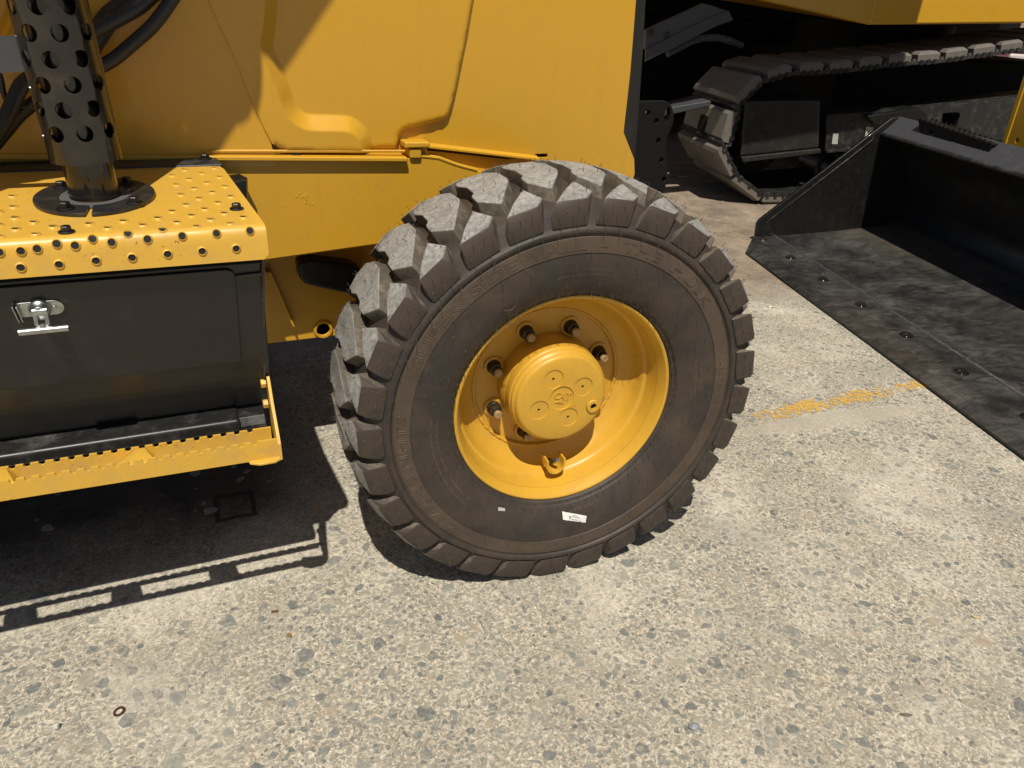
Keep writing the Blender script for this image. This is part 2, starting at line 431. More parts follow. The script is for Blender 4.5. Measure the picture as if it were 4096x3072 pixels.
# ---------------------------------------------------------------- materials
class N:
    def __init__(self, name):
        self.m = bpy.data.materials.new(name); self.m.use_nodes = True
        self.t = self.m.node_tree; self.b = self.t.nodes['Principled BSDF']
        self.tc = None
    def n(self, typ, **kw):
        x = self.t.nodes.new(typ)
        for k, v in kw.items(): setattr(x, k, v)
        return x
    def l(self, a, b): self.t.links.new(a, b)
    def co(self, kind='Object'):
        if kind == 'World':
            g = self.n('ShaderNodeNewGeometry'); return g.outputs['Position']
        if not self.tc: self.tc = self.n('ShaderNodeTexCoord')
        return self.tc.outputs[kind]
    def map(self, co, scale=(1, 1, 1), loc=(0, 0, 0)):
        x = self.n('ShaderNodeMapping'); self.l(co, x.inputs[0])
        x.inputs['Scale'].default_value = scale; x.inputs['Location'].default_value = loc
        return x.outputs[0]
    def noise(self, co, scale, detail=4, rough=.55, dist=0.0, out=0):
        x = self.n('ShaderNodeTexNoise'); self.l(co, x.inputs['Vector'])
        x.inputs['Scale'].default_value = scale; x.inputs['Detail'].default_value = detail
        x.inputs['Roughness'].default_value = rough; x.inputs['Distortion'].default_value = dist
        return x.outputs[out]
    def vor(self, co, scale, feature='F1', out='Distance', rnd=1.0):
        x = self.n('ShaderNodeTexVoronoi', feature=feature); self.l(co, x.inputs['Vector'])
        x.inputs['Scale'].default_value = scale; x.inputs['Randomness'].default_value = rnd
        return x.outputs[out]
    def ramp(self, fac, stops):
        x = self.n('ShaderNodeValToRGB'); self.l(fac, x.inputs[0])
        e = x.color_ramp.elements
        while len(e) < len(stops): e.new(.5)
        for el, (p, c) in zip(e, stops):
            el.position = p; el.color = (*c, 1) if isinstance(c, (tuple, list)) else (c, c, c, 1)
        return x.outputs[0]
    def mix(self, fac, a, b, blend='MIX'):
        x = self.n('ShaderNodeMix', data_type='RGBA', blend_type=blend)
        for s, v in ((x.inputs[0], fac), (x.inputs[6], a), (x.inputs[7], b)):
            if isinstance(v, (int, float)): s.default_value = v
            elif isinstance(v, (tuple, list)): s.default_value = (*v, 1)
            else: self.l(v, s)
        return x.outputs[2]
    def math(self, op, a, b=0.0, clamp=False):
        x = self.n('ShaderNodeMath', operation=op, use_clamp=clamp)
        for s, v in ((x.inputs[0], a), (x.inputs[1], b)):
            if isinstance(v, (int, float)): s.default_value = v
            else: self.l(v, s)
        return x.outputs[0]
    def bump(self, h, strength=.3, dist=.002, prev=None):
        x = self.n('ShaderNodeBump'); self.l(h, x.inputs['Height'])
        x.inputs['Strength'].default_value = strength; x.inputs['Distance'].default_value = dist
        if prev is not None: self.l(prev, x.inputs['Normal'])
        return x.outputs[0]
    def set(self, color=None, rough=None, metal=None, normal=None, spec=None, coat=None):
        for nm, v in (('Base Color', color), ('Roughness', rough), ('Metallic', metal), ('Normal', normal), ('Specular IOR Level', spec), ('Coat Weight', coat)):
            if v is None: continue
            s = self.b.inputs[nm]
            if isinstance(v, (int, float)): s.default_value = v
            elif isinstance(v, (tuple, list)): s.default_value = (*v, 1)
            else: self.l(v, s)
        return self.m

def paint(name, col, rough=.35, dirt=(.22, .17, .10), dirt_amt=.25, spec=.5, peel=.05, pits=0.0, chips=0.0, chip_col=(.05, .025, .015), coat=0.0):
    n = N(name); co = n.co()
    big = n.noise(co, 7, 5, .6); fine = n.noise(co, 120, 3)
    d = n.ramp(n.noise(co, 22, 8, .7), [(.48, 0.0), (.72, 1.0)])
    d = n.math('MULTIPLY', d, n.ramp(big, [(.35, 0.0), (.7, 1.0)]))
    d = n.math('MULTIPLY', d, dirt_amt)
    c = n.mix(n.math('MULTIPLY', fine, .10), col, tuple(v * .72 for v in col))
    c = n.mix(d, c, dirt)
    streak = n.noise(n.map(co, (60, 60, 2.5)), 1.0, 4, .6)
    c = n.mix(n.math('MULTIPLY', n.ramp(streak, [(.55, 0.0), (.75, 1.0)]), .10 * (dirt_amt > 0)), c, dirt)
    if chips:
        ch = n.math('MULTIPLY', n.ramp(n.noise(co, 160, 4, .7), [(.70 - chips * .1, 0.0), (.72 - chips * .1, 1.0)]), n.ramp(n.noise(co, 12, 3), [(.50, 0.0), (.60, 1.0)]))
        c = n.mix(ch, c, chip_col)
    r = n.math('ADD', n.math('MULTIPLY', n.noise(co, 35, 6, .65), .22), rough - .11)
    r = n.math('ADD', r, n.math('MULTIPLY', d, .5))
    nm = n.bump(n.noise(co, 260, 2), peel, .0006)
    nm = n.bump(n.noise(co, 9, 3), .12, .004, nm)
    if pits:
        pm = n.ramp(n.noise(co, 9, 3, .6), [(.60, 0.0), (.70, 1.0)])
        pv = n.ramp(n.vor(co, 130), [(.08, 0.0), (.26, 1.0)])
        h = n.math('ADD', n.math('MULTIPLY', pm, n.math('SUBTRACT', pv, 1.0)), 0.0)
        nm = n.bump(h, pits, .003, nm)
    return n.set(c, r, 0.0, nm, spec, coat)

YEL = (.605, .325, .022)
M = {}
M['yellow'] = paint('yellow_paint', YEL, .33, dirt_amt=.16, coat=.15)
M['yellow_panel'] = paint('yellow_panel_paint', YEL, .30, dirt_amt=.10, peel=.03, coat=.25)
M['yellow_cast'] = paint('yellow_cast_paint', YEL, .42, dirt_amt=.22, pits=.22, peel=.10)
M['yellow_step'] = paint('yellow_step_paint', (.66, .385, .050), .36, dirt=(.30, .22, .15), dirt_amt=.55, chips=.6, chip_col=(.12, .03, .015))
M['yellow_rim'] = paint('yellow_rim_paint', (.60, .338, .034), .36, dirt=(.16, .11, .06), dirt_amt=.35, chips=.25)
M['yellow_hub'] = paint('yellow_hub_paint', (.60, .338, .034), .40, dirt=(.18, .12, .06), dirt_amt=.30, pits=.35, peel=.14)
M['black'] = paint('black_paint', (.0075, .0072, .0068), .40, dirt=(.07, .063, .055), dirt_amt=.25, peel=.05, coat=.1)
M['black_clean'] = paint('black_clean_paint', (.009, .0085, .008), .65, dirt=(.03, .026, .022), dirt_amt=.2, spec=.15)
M['cover_black'] = paint('track_cover_paint', (.022, .021, .020), .42, dirt=(.09, .08, .07), dirt_amt=.5)
M['black_gloss'] = paint('black_gloss_paint', (.011, .0095, .008), .17, dirt=(.11, .075, .04), dirt_amt=.45, peel=.02, coat=.4)
M['black_dusty'] = paint('black_dusty_paint', (.016, .016, .016), .38, dirt=(.13, .125, .115), dirt_amt=.9, peel=.08, chips=.3, chip_col=(.16, .15, .13))
M['charcoal'] = paint('charcoal_paint', (.055, .057, .065), .40, dirt=(.12, .115, .10), dirt_amt=.4, peel=.05)
M['hose'] = paint('hose_rubber', (.022, .022, .023), .42, dirt=(.10, .09, .08), dirt_amt=.3, peel=.2)
M['grey_steel'] = paint('grey_steel_paint', (.10, .10, .105), .45, dirt=(.2, .18, .15), dirt_amt=.4)

def metal(name, col, rough):
    n = N(name); co = n.co()
    c = n.mix(n.ramp(n.noise(co, 60, 6, .7), [(.4, 0.0), (.75, 1.0)]), col, tuple(v * .55 for v in col))
    r = n.math('ADD', n.math('MULTIPLY', n.noise(co, 90, 4), .25), rough - .1)
    return n.set(c, r, 1.0, n.bump(n.noise(co, 180, 3), .15, .0006))
M['zinc'] = metal('zinc_plate', (.50, .52, .50), .36)
M['weld'] = metal('weld_steel', (.30, .29, .27), .5)
M['bolt_black'] = metal('blackened_bolt_steel', (.075, .072, .07), .42)
M['rust'] = metal('rusty_steel', (.22, .12, .08), .6)
M['brass'] = metal('brass', (.55, .34, .10), .35)
M['hole_dark'] = N('dark_cavity'); M['hole_dark'] = M['hole_dark'].set((.006, .006, .006), .8)

def rubber(name, dark, brown, rough=.55, dust=0.0, dust_col=(.20, .195, .18)):
    n = N(name); co = n.co()
    a = n.ramp(n.noise(co, 9, 6, .65, .6), [(.35, 0.0), (.68, 1.0)])
    c = n.mix(a, dark, brown)
    c = n.mix(n.math('MULTIPLY', n.noise(co, 140, 4), .35), c, tuple(v * .55 for v in dark))
    if dust:
        dm = n.math('MULTIPLY', n.ramp(n.noise(co, 130, 6, .8), [(.36, .35), (.56, 1.0)]), n.ramp(n.noise(co, 16, 5, .65), [(.34, .62), (.6, 1.0)]))
        c = n.mix(n.math('MULTIPLY', dm, dust), c, dust_col)
    sp = n.ramp(n.noise(co, 420, 2), [(.72, 0.0), (.76, 1.0)])
    c = n.mix(n.math('MULTIPLY', sp, n.ramp(n.noise(co, 14, 3), [(.5, 0.0), (.7, .8)])), c, (.32, .29, .23))
    nm = n.bump(n.noise(co, 300, 4), .25, .0006)
    nm = n.bump(n.noise(n.map(co, (1, 1, 1)), 55, 4), .2, .001, nm)
    return n.set(c, n.math('ADD', n.math('MULTIPLY', n.noise(co, 30, 4), .25), rough - .1), 0, nm, .35)
M['rubber'] = rubber('tyre_rubber', (.034, .030, .027), (.078, .056, .041))
def lug_rubber():
    # mould dust lies on the tread faces of each block and thins over the rounded edges (own frame: the wheel axis)
    n = N('tyre_lug_rubber'); co = n.co(); nm = n.co('Normal')
    sp = n.n('ShaderNodeSeparateXYZ'); n.l(co, sp.inputs[0])
    cb = n.n('ShaderNodeCombineXYZ'); n.l(sp.outputs[0], cb.inputs[0]); n.l(sp.outputs[2], cb.inputs[2])
    nz = n.n('ShaderNodeVectorMath', operation='NORMALIZE'); n.l(cb.outputs[0], nz.inputs[0])
    dt = n.n('ShaderNodeVectorMath', operation='DOT_PRODUCT'); n.l(nz.outputs[0], dt.inputs[0]); n.l(nm, dt.inputs[1])
    oi = n.n('ShaderNodeObjectInfo')
    off = n.n('ShaderNodeVectorMath', operation='ADD'); n.l(co, off.inputs[0])
    cb2 = n.n('ShaderNodeCombineXYZ'); n.l(n.math('MULTIPLY', oi.outputs['Random'], 9.0), cb2.inputs[1]); n.l(cb2.outputs[0], off.inputs[1])
    p = off.outputs[0]
    e = n.math('ADD', dt.outputs['Value'], n.math('MULTIPLY', n.math('SUBTRACT', n.noise(p, 60, 6, .7), .5), .5))
    top = n.ramp(e, [(.55, 0.0), (.92, 1.0)])
    mott = n.math('MULTIPLY', n.ramp(n.noise(p, 110, 7, .8, .4), [(.36, .30), (.60, 1.0)]), n.ramp(n.noise(p, 22, 5, .7), [(.32, .55), (.6, 1.0)]))
    side = n.mix(n.ramp(n.noise(p, 18, 6, .7), [(.35, 0.0), (.68, 1.0)]), (.060, .051, .041), (.135, .112, .084))
    side = n.mix(n.math('MULTIPLY', n.ramp(n.noise(p, 45, 7, .75), [(.50, 0.0), (.66, 1.0)]), .6), side, (.22, .19, .145))
    tc = n.mix(mott, (.085, .08, .074), n.mix(n.noise(p, 30, 4), (.33, .325, .31), (.45, .435, .395)))
    c = n.mix(top, side, tc)
    spk = n.ramp(n.noise(p, 420, 2), [(.70, 0.0), (.74, 1.0)])
    c = n.mix(n.math('MULTIPLY', spk, n.ramp(n.noise(p, 14, 3), [(.48, 0.0), (.66, .8)])), c, (.36, .33, .27))
    b = n.bump(n.noise(p, 300, 4), .25, .0006); b = n.bump(n.noise(p, 70, 5, .65), .35, .0016, b)
    return n.set(c, .72, 0, b, .3)
M['rubber_lug'] = lug_rubber()
M['rubber_top'] = rubber('dusty_tread_rubber', (.11, .108, .102), (.16, .155, .145), .8, .92, (.40, .39, .36))
M['rubber_text'] = rubber('tyre_print_band_rubber', (.070, .051, .038), (.115, .082, .058), .6)
M['pad_rubber'] = rubber('track_pad_rubber', (.10, .09, .08), (.17, .15, .125), .42, .4, (.25, .225, .19))
M['whisker'] = N('rubber_whisker').set((.05, .047, .043), .5)
n_ = N('paper_label'); M['paper'] = n_.set((.74, .73, .70), .5)
n_ = N('grey_print'); M['print'] = n_.set((.10, .10, .10), .6)
n_ = N('pale_green_tag'); M['tagpaper'] = n_.set((.42, .44, .38), .6)
n_ = N('green_ink'); M['ink'] = n_.set((.10, .22, .07), .6)

def ground_base(n, pos, stone=False):
    """world-space wear shared by the slab and the stones set in it"""
    sep = n.n('ShaderNodeSeparateXYZ'); n.l(pos, sep.inputs[0])
    return sep

def make_ground():
    n = N('exposed_aggregate_concrete'); pos = n.co('World')
    sep = n.n('ShaderNodeSeparateXYZ'); n.l(pos, sep.inputs[0])
    flat = n.map(pos, (1, 1, 0))
    warp = n.noise(flat, 30, 3, out=1)
    wco = n.mix(.018, flat, warp, 'LINEAR_LIGHT')
    big = n.noise(flat, 1.6, 5, .6); mid = n.noise(flat, 8, 5, .62)
    c = n.mix(n.ramp(mid, [(.32, 0.0), (.66, 1.0)]), (.46, .408, .315), (.64, .575, .455))
    v0 = n.n('ShaderNodeTexVoronoi', feature='F1'); n.l(wco, v0.inputs['Vector']); v0.inputs['Scale'].default_value = 210
    s0 = n.n('ShaderNodeSeparateColor'); n.l(v0.outputs['Color'], s0.inputs[0])
    c = n.mix(n.ramp(s0.outputs[0], [(.42, 0.0), (.55, .75), (1.0, .9)]), c, n.ramp(s0.outputs[1], [(0.0, (.18, .168, .14)), (.5, (.28, .255, .205)), (1.0, (.36, .305, .235))]))
    c = n.mix(n.ramp(n.noise(flat, 75, 6, .75), [(.36, .75), (.58, 0.0)]), c, (.25, .225, .18))
    c = n.mix(n.ramp(n.noise(flat, 130, 5, .75), [(.54, 0.0), (.64, .9)]), c, (.78, .72, .59))
    # small chips of stone in the paste
    for sc, lo, hi, cols, zz in ((130, .34, .42, [(.14, .15, .14), (.21, .21, .18), (.29, .24, .17)], .50), (64, .30, .36, [(.125, .138, .132), (.19, .195, .175), (.29, .24, .17)], .40)):
        v = n.n('ShaderNodeTexVoronoi', feature='F1'); n.l(wco, v.inputs['Vector']); v.inputs['Scale'].default_value = sc
        sx = n.n('ShaderNodeSeparateColor'); n.l(v.outputs['Color'], sx.inputs[0])
        pick = n.ramp(sx.outputs[0], [(zz, 0.0), (zz + .02, 1.0)])
        shape = n.ramp(v.outputs['Distance'], [(lo, 1.0), (hi, 0.0)])
        k = n.math('MULTIPLY', pick, shape)
        k = n.math('MULTIPLY', k, n.ramp(n.noise(flat, 6, 3), [(.38, .35), (.6, 1.0)]))
        cc = n.ramp(sx.outputs[1], [(0.0, cols[0]), (.55, cols[1]), (1.0, cols[2])])
        c = n.mix(n.math('MULTIPLY', k, .85), c, cc)
    c = n.mix(n.ramp(n.noise(flat, 2.6, 6, .68, .4), [(.49, 0.0), (.68, .42)]), c, (.72, .67, .565))
    c = n.mix(n.ramp(n.noise(n.map(flat, (1, 1, 1), (7, 3, 0)), 3.4, 6, .7, .4), [(.50, 0.0), (.70, .5)]), c, (.27, .245, .20))
    # far from the wheel the slab is browner and smoother with clay
    far = n.ramp(n.math('ADD', n.math('MULTIPLY', sep.outputs[1], .5), n.math('MULTIPLY', big, .5)), [(.80, 0.0), (1.1, 1.0)])
    c = n.mix(n.math('MULTIPLY', far, .72), c, n.mix(n.ramp(n.noise(flat, 5, 6, .7), [(.4, 0.0), (.65, 1.0)]), (.105, .066, .043), (.30, .215, .145)))
    c = n.mix(n.ramp(big, [(.60, 0.0), (.78, .22)]), c, (.24, .215, .175))
    # soil stain under the machine, deepened to paint in the shade there; ragged edge
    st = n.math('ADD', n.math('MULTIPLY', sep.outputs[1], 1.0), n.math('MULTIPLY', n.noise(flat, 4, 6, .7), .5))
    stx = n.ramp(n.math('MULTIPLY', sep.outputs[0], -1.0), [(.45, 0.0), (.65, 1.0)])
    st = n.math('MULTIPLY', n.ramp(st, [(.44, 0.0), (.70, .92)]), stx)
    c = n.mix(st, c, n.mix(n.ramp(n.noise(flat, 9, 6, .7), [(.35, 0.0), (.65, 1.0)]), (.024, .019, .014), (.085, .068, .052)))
    # smooth mortar repair beside the yellow line
    px = n.math('SUBTRACT', sep.outputs[0], 1.28); py = n.math('SUBTRACT', n.math('ADD', sep.outputs[1], n.math('MULTIPLY', sep.outputs[0], .10)), .345)
    wv = n.math('MULTIPLY', n.math('SUBTRACT', n.noise(flat, 14, 4), .5), .9)
    rr = n.math('ADD', n.math('POWER', n.math('ABSOLUTE', n.math('DIVIDE', px, .46)), 2.0), n.math('POWER', n.math('ABSOLUTE', n.math('DIVIDE', py, .055)), 2.0))
    wv = n.math('ADD', wv, n.math('MULTIPLY', n.math('SUBTRACT', n.noise(flat, 55, 4), .5), 1.4))
    pm = n.ramp(n.math('ADD', rr, wv), [(.45, 1.0), (1.2, 0.0)])
    c = n.mix(n.math('MULTIPLY', pm, .6), c, n.mix(n.noise(flat, 260, 3), (.34, .31, .25), (.46, .42, .34)))
    # dried square mark left by a bucket of oil or water
    qx = n.math('ABSOLUTE', n.math('SUBTRACT', sep.outputs[0], -.704)); qy = n.math('ABSOLUTE', n.math('SUBTRACT', sep.outputs[1], .386))
    q = n.math('ADD', n.math('MAXIMUM', n.math('DIVIDE', qx, .046), n.math('DIVIDE', qy, .052)), n.math('MULTIPLY', n.math('SUBTRACT', n.noise(flat, 25, 3), .5), .25))
    qm = n.ramp(n.math('ABSOLUTE', n.math('SUBTRACT', q, 1.0)), [(.10, 1.0), (.17, 0.0)])
    c = n.mix(n.math('MULTIPLY', qm, .8), c, (.03, .025, .02))
    h = n.math('ADD', n.noise(flat, 130, 6, .75), n.math('MULTIPLY', n.noise(flat, 18, 3), .8))
    nm = n.bump(h, .55, .0035)
    return n.set(c, .85, 0, nm, .25)
M['ground'] = make_ground()

def make_stone():
    n = N('aggregate_stone')
    oi = n.n('ShaderNodeObjectInfo'); g = n.n('ShaderNodeNewGeometry')
    k = n.math('FRACT', n.math('ADD', oi.outputs['Random'], g.outputs['Random Per Island']))
    pos = n.co('World')
    c = n.ramp(k, [(0.0, (.085, .098, .100)), (.35, (.125, .138, .135)), (.60, (.170, .18, .165)), (.82, (.235, .235, .205)), (.94, (.29, .255, .195)), (.99, (.33, .25, .165))])
    c = n.mix(n.ramp(n.noise(pos, 260, 5, .75), [(.35, 0.0), (.7, .6)]), c, n.mix(.5, c, (.36, .35, .31)))
    c = n.mix(n.ramp(n.noise(pos, 60, 6, .7), [(.50, 0.0), (.66, .6)]), c, (.46, .41, .315))
    flat = n.map(pos, (1, 1, 0))
    c = n.mix(n.ramp(n.noise(flat, 2.6, 6, .68, .4), [(.50, 0.0), (.70, .40)]), c, (.52, .475, .39))
    film = n.math('MULTIPLY', n.ramp(n.noise(flat, 95, 7, .8), [(.44, 0.0), (.60, 1.0)]), n.ramp(n.noise(flat, 4.5, 5, .65), [(.36, .05), (.66, .62)]))
    c = n.mix(film, c, (.46, .415, .33))
    nm = n.bump(n.noise(pos, 240, 5, .7), .5, .0015)
    return n.set(c, .7, 0, nm, .3)
M['stone'] = make_stone()
def make_line():
    n = N('worn_yellow_line_paint'); pos = n.co('World')
    c = n.mix(n.ramp(n.noise(pos, 90, 6, .7), [(.4, 0.0), (.7, 1.0)]), (.62, .36, .06), (.55, .40, .16))
    return n.set(c, .75, 0, n.bump(n.noise(pos, 200, 4), .3, .001), .3)
M['line'] = make_line()
# ---------------------------------------------------------------- ground
def axis_steps(lo, fine_lo, fine_hi, hi, step):
    xs = [fine_lo + step * i for i in range(int((fine_hi - fine_lo) / step) + 1)]
    d = step
    a = xs[0]
    while a > lo: d *= 1.8; a -= d; xs.insert(0, a)
    d = step; a = xs[-1]
    while a < hi: d *= 1.8; a += d; xs.append(a)
    return xs
gx = axis_steps(-90, -2.0, 3.2, 90, .06); gy = axis_steps(-60, -1.4, 2.6, 120, .06)
EX = G['ex']; EXO = Vector(EX['o']); EXU = Vector(EX['u']); EXE = Vector(EX['e'])
def gz(x, y):
    z = (noise.noise((x * 1.3, y * 1.3, 0)) - .3) * .003
    s = (Vector((x, y, 0)) - EXO).dot(EXU) - .1
    if s > 0 and y > 1.7: z += min(s, 6) * .085 * min(1, (y - 1.7) / .9)
    return z - .002
mb = MB()
mb.add([(x, y, gz(x, y)) for y in gy for x in gx],
       [(j*len(gx)+i, j*len(gx)+i+1, (j+1)*len(gx)+i+1, (j+1)*len(gx)+i) for j in range(len(gy)-1) for i in range(len(gx)-1)])
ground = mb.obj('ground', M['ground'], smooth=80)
tag(ground, kind='structure')

# stones set flush in the concrete: 24 outlines, the nearest and largest as single parts, the rest joined
def stone_shape(rnd):
    n = rnd.randint(5, 9)
    el = rnd.uniform(.38, .9)
    return [((cos(2*pi*k/n + rnd.uniform(-.3, .3)) * rnd.uniform(.62, 1.12)), sin(2*pi*k/n + rnd.uniform(-.3, .3)) * rnd.uniform(.62, 1.12) * el) for k in range(n)]
rnd = random.Random(11)
shapes = [stone_shape(rnd) for _ in range(28)]
def stone_faces(sh):
    n = len(sh)
    v = [(x, y, 0.0) for x, y in sh] + [(x * .9, y * .9, 1.0) for x, y in sh]
    return v, [(i, (i+1) % n, n+(i+1) % n, n+i) for i in range(n)] + [tuple(n + i for i in range(n))]
stone_meshes = []
for sh in shapes:
    v, f = stone_faces(sh)
    stone_meshes.append(MB().add(v, f).mesh('stone', M['stone'], smooth=0, recalc=False))
cell = {}
placed = []
CAMXY = Vector((_c['loc'][0], _c['loc'][1]))
tries = 0
def in_patch(x, y): return ((x - 1.28) / .46) ** 2 + ((y + .10 * x - .345) / .058) ** 2 < .95
while tries < 260000 and len(placed) < 13500:
    tries += 1
    x = rnd.uniform(-1.4, 2.3); y = rnd.uniform(-1.15, 1.5)
    if y > .55 and rnd.random() < .45: continue
    if in_patch(x, y): continue
    if x < -.52 and y > .10 + .12 * noise.noise((x * 4, 3, 1)) and rnd.random() < .985: continue
    vv = Vector((x - _c['loc'][0], y - _c['loc'][1], -_c['loc'][2])); zf_ = vv.dot(_f)
    if zf_ < .2 or abs(vv.dot(_r) / zf_) > .76 or vv.dot(_u) / zf_ < -.60: continue
    dens = noise.noise((x * 2.1, y * 2.1, 5.0)) + .5 * noise.noise((x * 6, y * 6, 9.0))
    if rnd.random() > min(1, max(.12, .62 + dens * 1.5)): continue
    r = rnd.choices((rnd.uniform(.0035, .007), rnd.uniform(.007, .0115), rnd.uniform(.0115, .0185), rnd.uniform(.0185, .027)), (40, 33, 22, 7))[0]
    ok = True
    cx_, cy_ = int(x / .05), int(y / .05)
    for i in (-1, 0, 1):
        for j in (-1, 0, 1):
            for (px, py, pr) in cell.get((cx_ + i, cy_ + j), ()):
                if (px - x) ** 2 + (py - y) ** 2 < ((pr + r) * .80) ** 2: ok = False; break
            if not ok: break
        if not ok: break
    if not ok: continue
    cell.setdefault((cx_, cy_), []).append((x, y, r))
    placed.append((x, y, r, rnd.randrange(28), rnd.uniform(0, 2 * pi)))
def seen_size(s):
    d = hypot(hypot(s[0] - CAMXY.x, s[1] - CAMXY.y), 1.25)
    v = Vector((s[0] - _c['loc'][0], s[1] - _c['loc'][1], -_c['loc'][2]))
    zf = v.dot(_f)
    inside = zf > 0 and abs(v.dot(_r) / zf) < .69 and -.52 < v.dot(_u) / zf < .5
    hidden = -2 < s[0] < -.62 and s[1] > .16
    return (s[2] / d) if inside and not hidden else 0
placed.sort(key=seen_size, reverse=True)
agg = MB()
for i, (x, y, r, k, a) in enumerate(placed):
    z = gz(x, y); hgt = .0007 + .0003 * (r > .01)
    if i < 300:
        o = link('stone', stone_meshes[k], ground)
        o.location = (x, y, z - .0002); o.rotation_euler = (0, 0, a); o.scale = (r, r, hgt)
    else:
        v, f = stone_faces(shapes[k]); ca, sa = cos(a) * r, sin(a) * r
        agg.add([(x + ca * p[0] - sa * p[1], y + sa * p[0] + ca * p[1], z - .0002 + p[2] * hgt) for p in v], f)
tag(agg.obj('aggregate', M['stone'], ground, smooth=0, recalc=False), kind='stuff')

# worn yellow line: flakes of paint left on the slab
ln = MB()
st = .0055
ix = int((1.95 + 1.0) / st)
for i in range(ix):
    for j in range(int(.15 / st)):
        x = -1.0 + i * st; y = .245 + j * st + .012 * (x - .9) * 0
        yc = .318 if x > .6 else .300
        edge = abs(y - yc) / (.046 if x > .6 else .032)
        if edge > 1: continue
        w = noise.noise((x * 7, y * 14, 2.0)) * .38 + noise.noise((x * 45, y * 55, 4.0)) * .55 + noise.noise((x * 110, y * 110, 8.0)) * .45
        lim = .02 + .30 * edge ** 2
        lim -= .06
        if x < .9: lim += .42
        elif x < 1.15: lim += (1.15 - x) * .8
        elif x > 1.62: lim += (x - 1.62) * 1.2
        if w < lim: continue
        jx = lambda: rnd.uniform(-.0022, .0022)
        z = gz(x, y) + .0019
        ln.add([(x + jx(), y + jx(), z), (x + st + jx(), y + jx(), z), (x + st + jx(), y + st + jx(), z), (x + jx(), y + st + jx(), z)], [(0, 1, 2, 3)])
tag(ln.obj('painted_line', M['line'], smooth=0, recalc=False), kind='structure')

# ---------------------------------------------------------------- the backhoe loader
loader = empty('backhoe_loader', (-.6, 1.0, 0))
tag(loader, 'yellow backhoe loader with chunky black front tyre and perforated exhaust guard', 'backhoe loader')
INV = Matrix.Translation((.6, -1.0, 0))
def lp(mbx, name, mats, parent=None, **kw):
    o = mbx.obj(name, mats, parent or loader, **kw)
    if parent is None: o.matrix_parent_inverse = INV
    return o
def gpart(name, parent=None):
    o = empty(name, (0, 0, 0), parent=parent or loader)
    if parent is None: o.matrix_parent_inverse = INV
    return o
XZ = lambda Y: (lambda x, z, h=0: (x, Y - h, z))

# side panel of the hood
right = G['panel_right']
side = [(-3.0, .86), (-3.0, 2.0)] + [(right[0][0] + .0, 2.0)] + right + [(right[-1][0] - .02, .72), (-.05, .80), (-.30, .86)]
mb = MB(); plate2d(mb, side, lambda x, z, h: (x, .42 - h, z), .02, holes=[[tuple(q) for q in G['slot']][::-1]])
lp(mb, 'hood_panel', M['yellow_panel'], bevel=.002)
sm_ = [tuple(q) for q in G['seam']]
mb = MB(); plate2d(mb, [(-3.0, .890), (-3.0, 2.0), (sm_[0][0] - .15, 2.0)] + [(q[0] + .004, q[1]) for q in sm_] + [(sm_[-1][0] + .012, .892), (sm_[-1][0] + .012, .887)], lambda x, z, h: (x, .3835 - h, z), .02)
lp(mb, 'rear_panel', M['yellow_panel'], bevel=.0012)
mb = MB(); sl = G['slot']; mb.box((sl[0][0] - .01, .445, sl[3][1] - .01), (sl[2][0] + .01, .45, sl[1][1] + .02)); lp(mb, 'hood_slot_backing', M['hole_dark'])
# black front edge of the grille
sr = G['strip_right']
edge = [(q[0] + .0015, q[1]) for q in right[:5]] 
poly = [(right[0][0] + .0015, 2.0)] + edge + [(right[4][0] + .008, right[4][1] - .06)] + sr[::-1][1:] + [(sr[0][0], 2.0)]
mb = MB(); plate2d(mb, poly, lambda x, z, h: (x, .424 - h, z), .10)
lp(mb, 'grille_edge', M['black'], bevel=.003)
# dark radiator behind and hood bulk (casts the shade under the machine)
mb = MB(); mb.box((-3.0, .46, .92), (.36, 1.45, 2.0)); lp(mb, 'hood_core', M['black_clean'])

# hood door with its pressed step
door = [tuple(q) for q in G['door']]
ridge = smooth_path([(q[0], q[1], 0) for q in G['ridge']], 5)
ridge = [(q.x, q.y) for q in ridge]
def ridge_h(x, z):
    """signed distance to the pressed step: > 0 on the raised lower left side"""
    best, sgn = 9, 1
    for (ax, az), (bx, bz) in zip(ridge[:-1], ridge[1:]):
        dx, dz = bx - ax, bz - az; L2 = dx*dx + dz*dz
        t = max(0, min(1, ((x-ax)*dx + (z-az)*dz) / L2))
        px, pz = ax + t*dx - x, az + t*dz - z
        d = px*px + pz*pz
        if d < best:
            best = d; sgn = 1 if dx * (z - az) - dz * (x - ax) < 0 else -1
    d = sqrt(best) * sgn
    w = .0165
    t = max(0, min(1, .5 + d / (2 * w)))
    s = t * t * (3 - 2 * t)
    return .026 * (.22 * s + .78 * t)
def ridge_d(x, z):
    b_ = 9
    for (ax, az), (bx, bz) in zip(ridge[:-1], ridge[1:]):
        dx, dz = bx - ax, bz - az; t = max(0, min(1, ((x-ax)*dx + (z-az)*dz) / (dx*dx + dz*dz)))
        b_ = min(b_, hypot(ax + t*dx - x, az + t*dz - z))
    return b_
xs = [q[0] for q in door]; zs = [q[1] for q in door]
dr = round_poly(door, .012, 3)
def edge_dist(x, z, poly):
    b = 9
    for i in range(len(poly)):
        (ax, az), (bx, bz) = poly[i], poly[(i + 1) % len(poly)]
        dx, dz = bx - ax, bz - az; L2 = dx*dx + dz*dz or 1e-9
        t = max(0, min(1, ((x-ax)*dx + (z-az)*dz) / L2))
        b = min(b, (ax+t*dx-x)**2 + (az+t*dz-z)**2)
    return sqrt(b)
pts = []
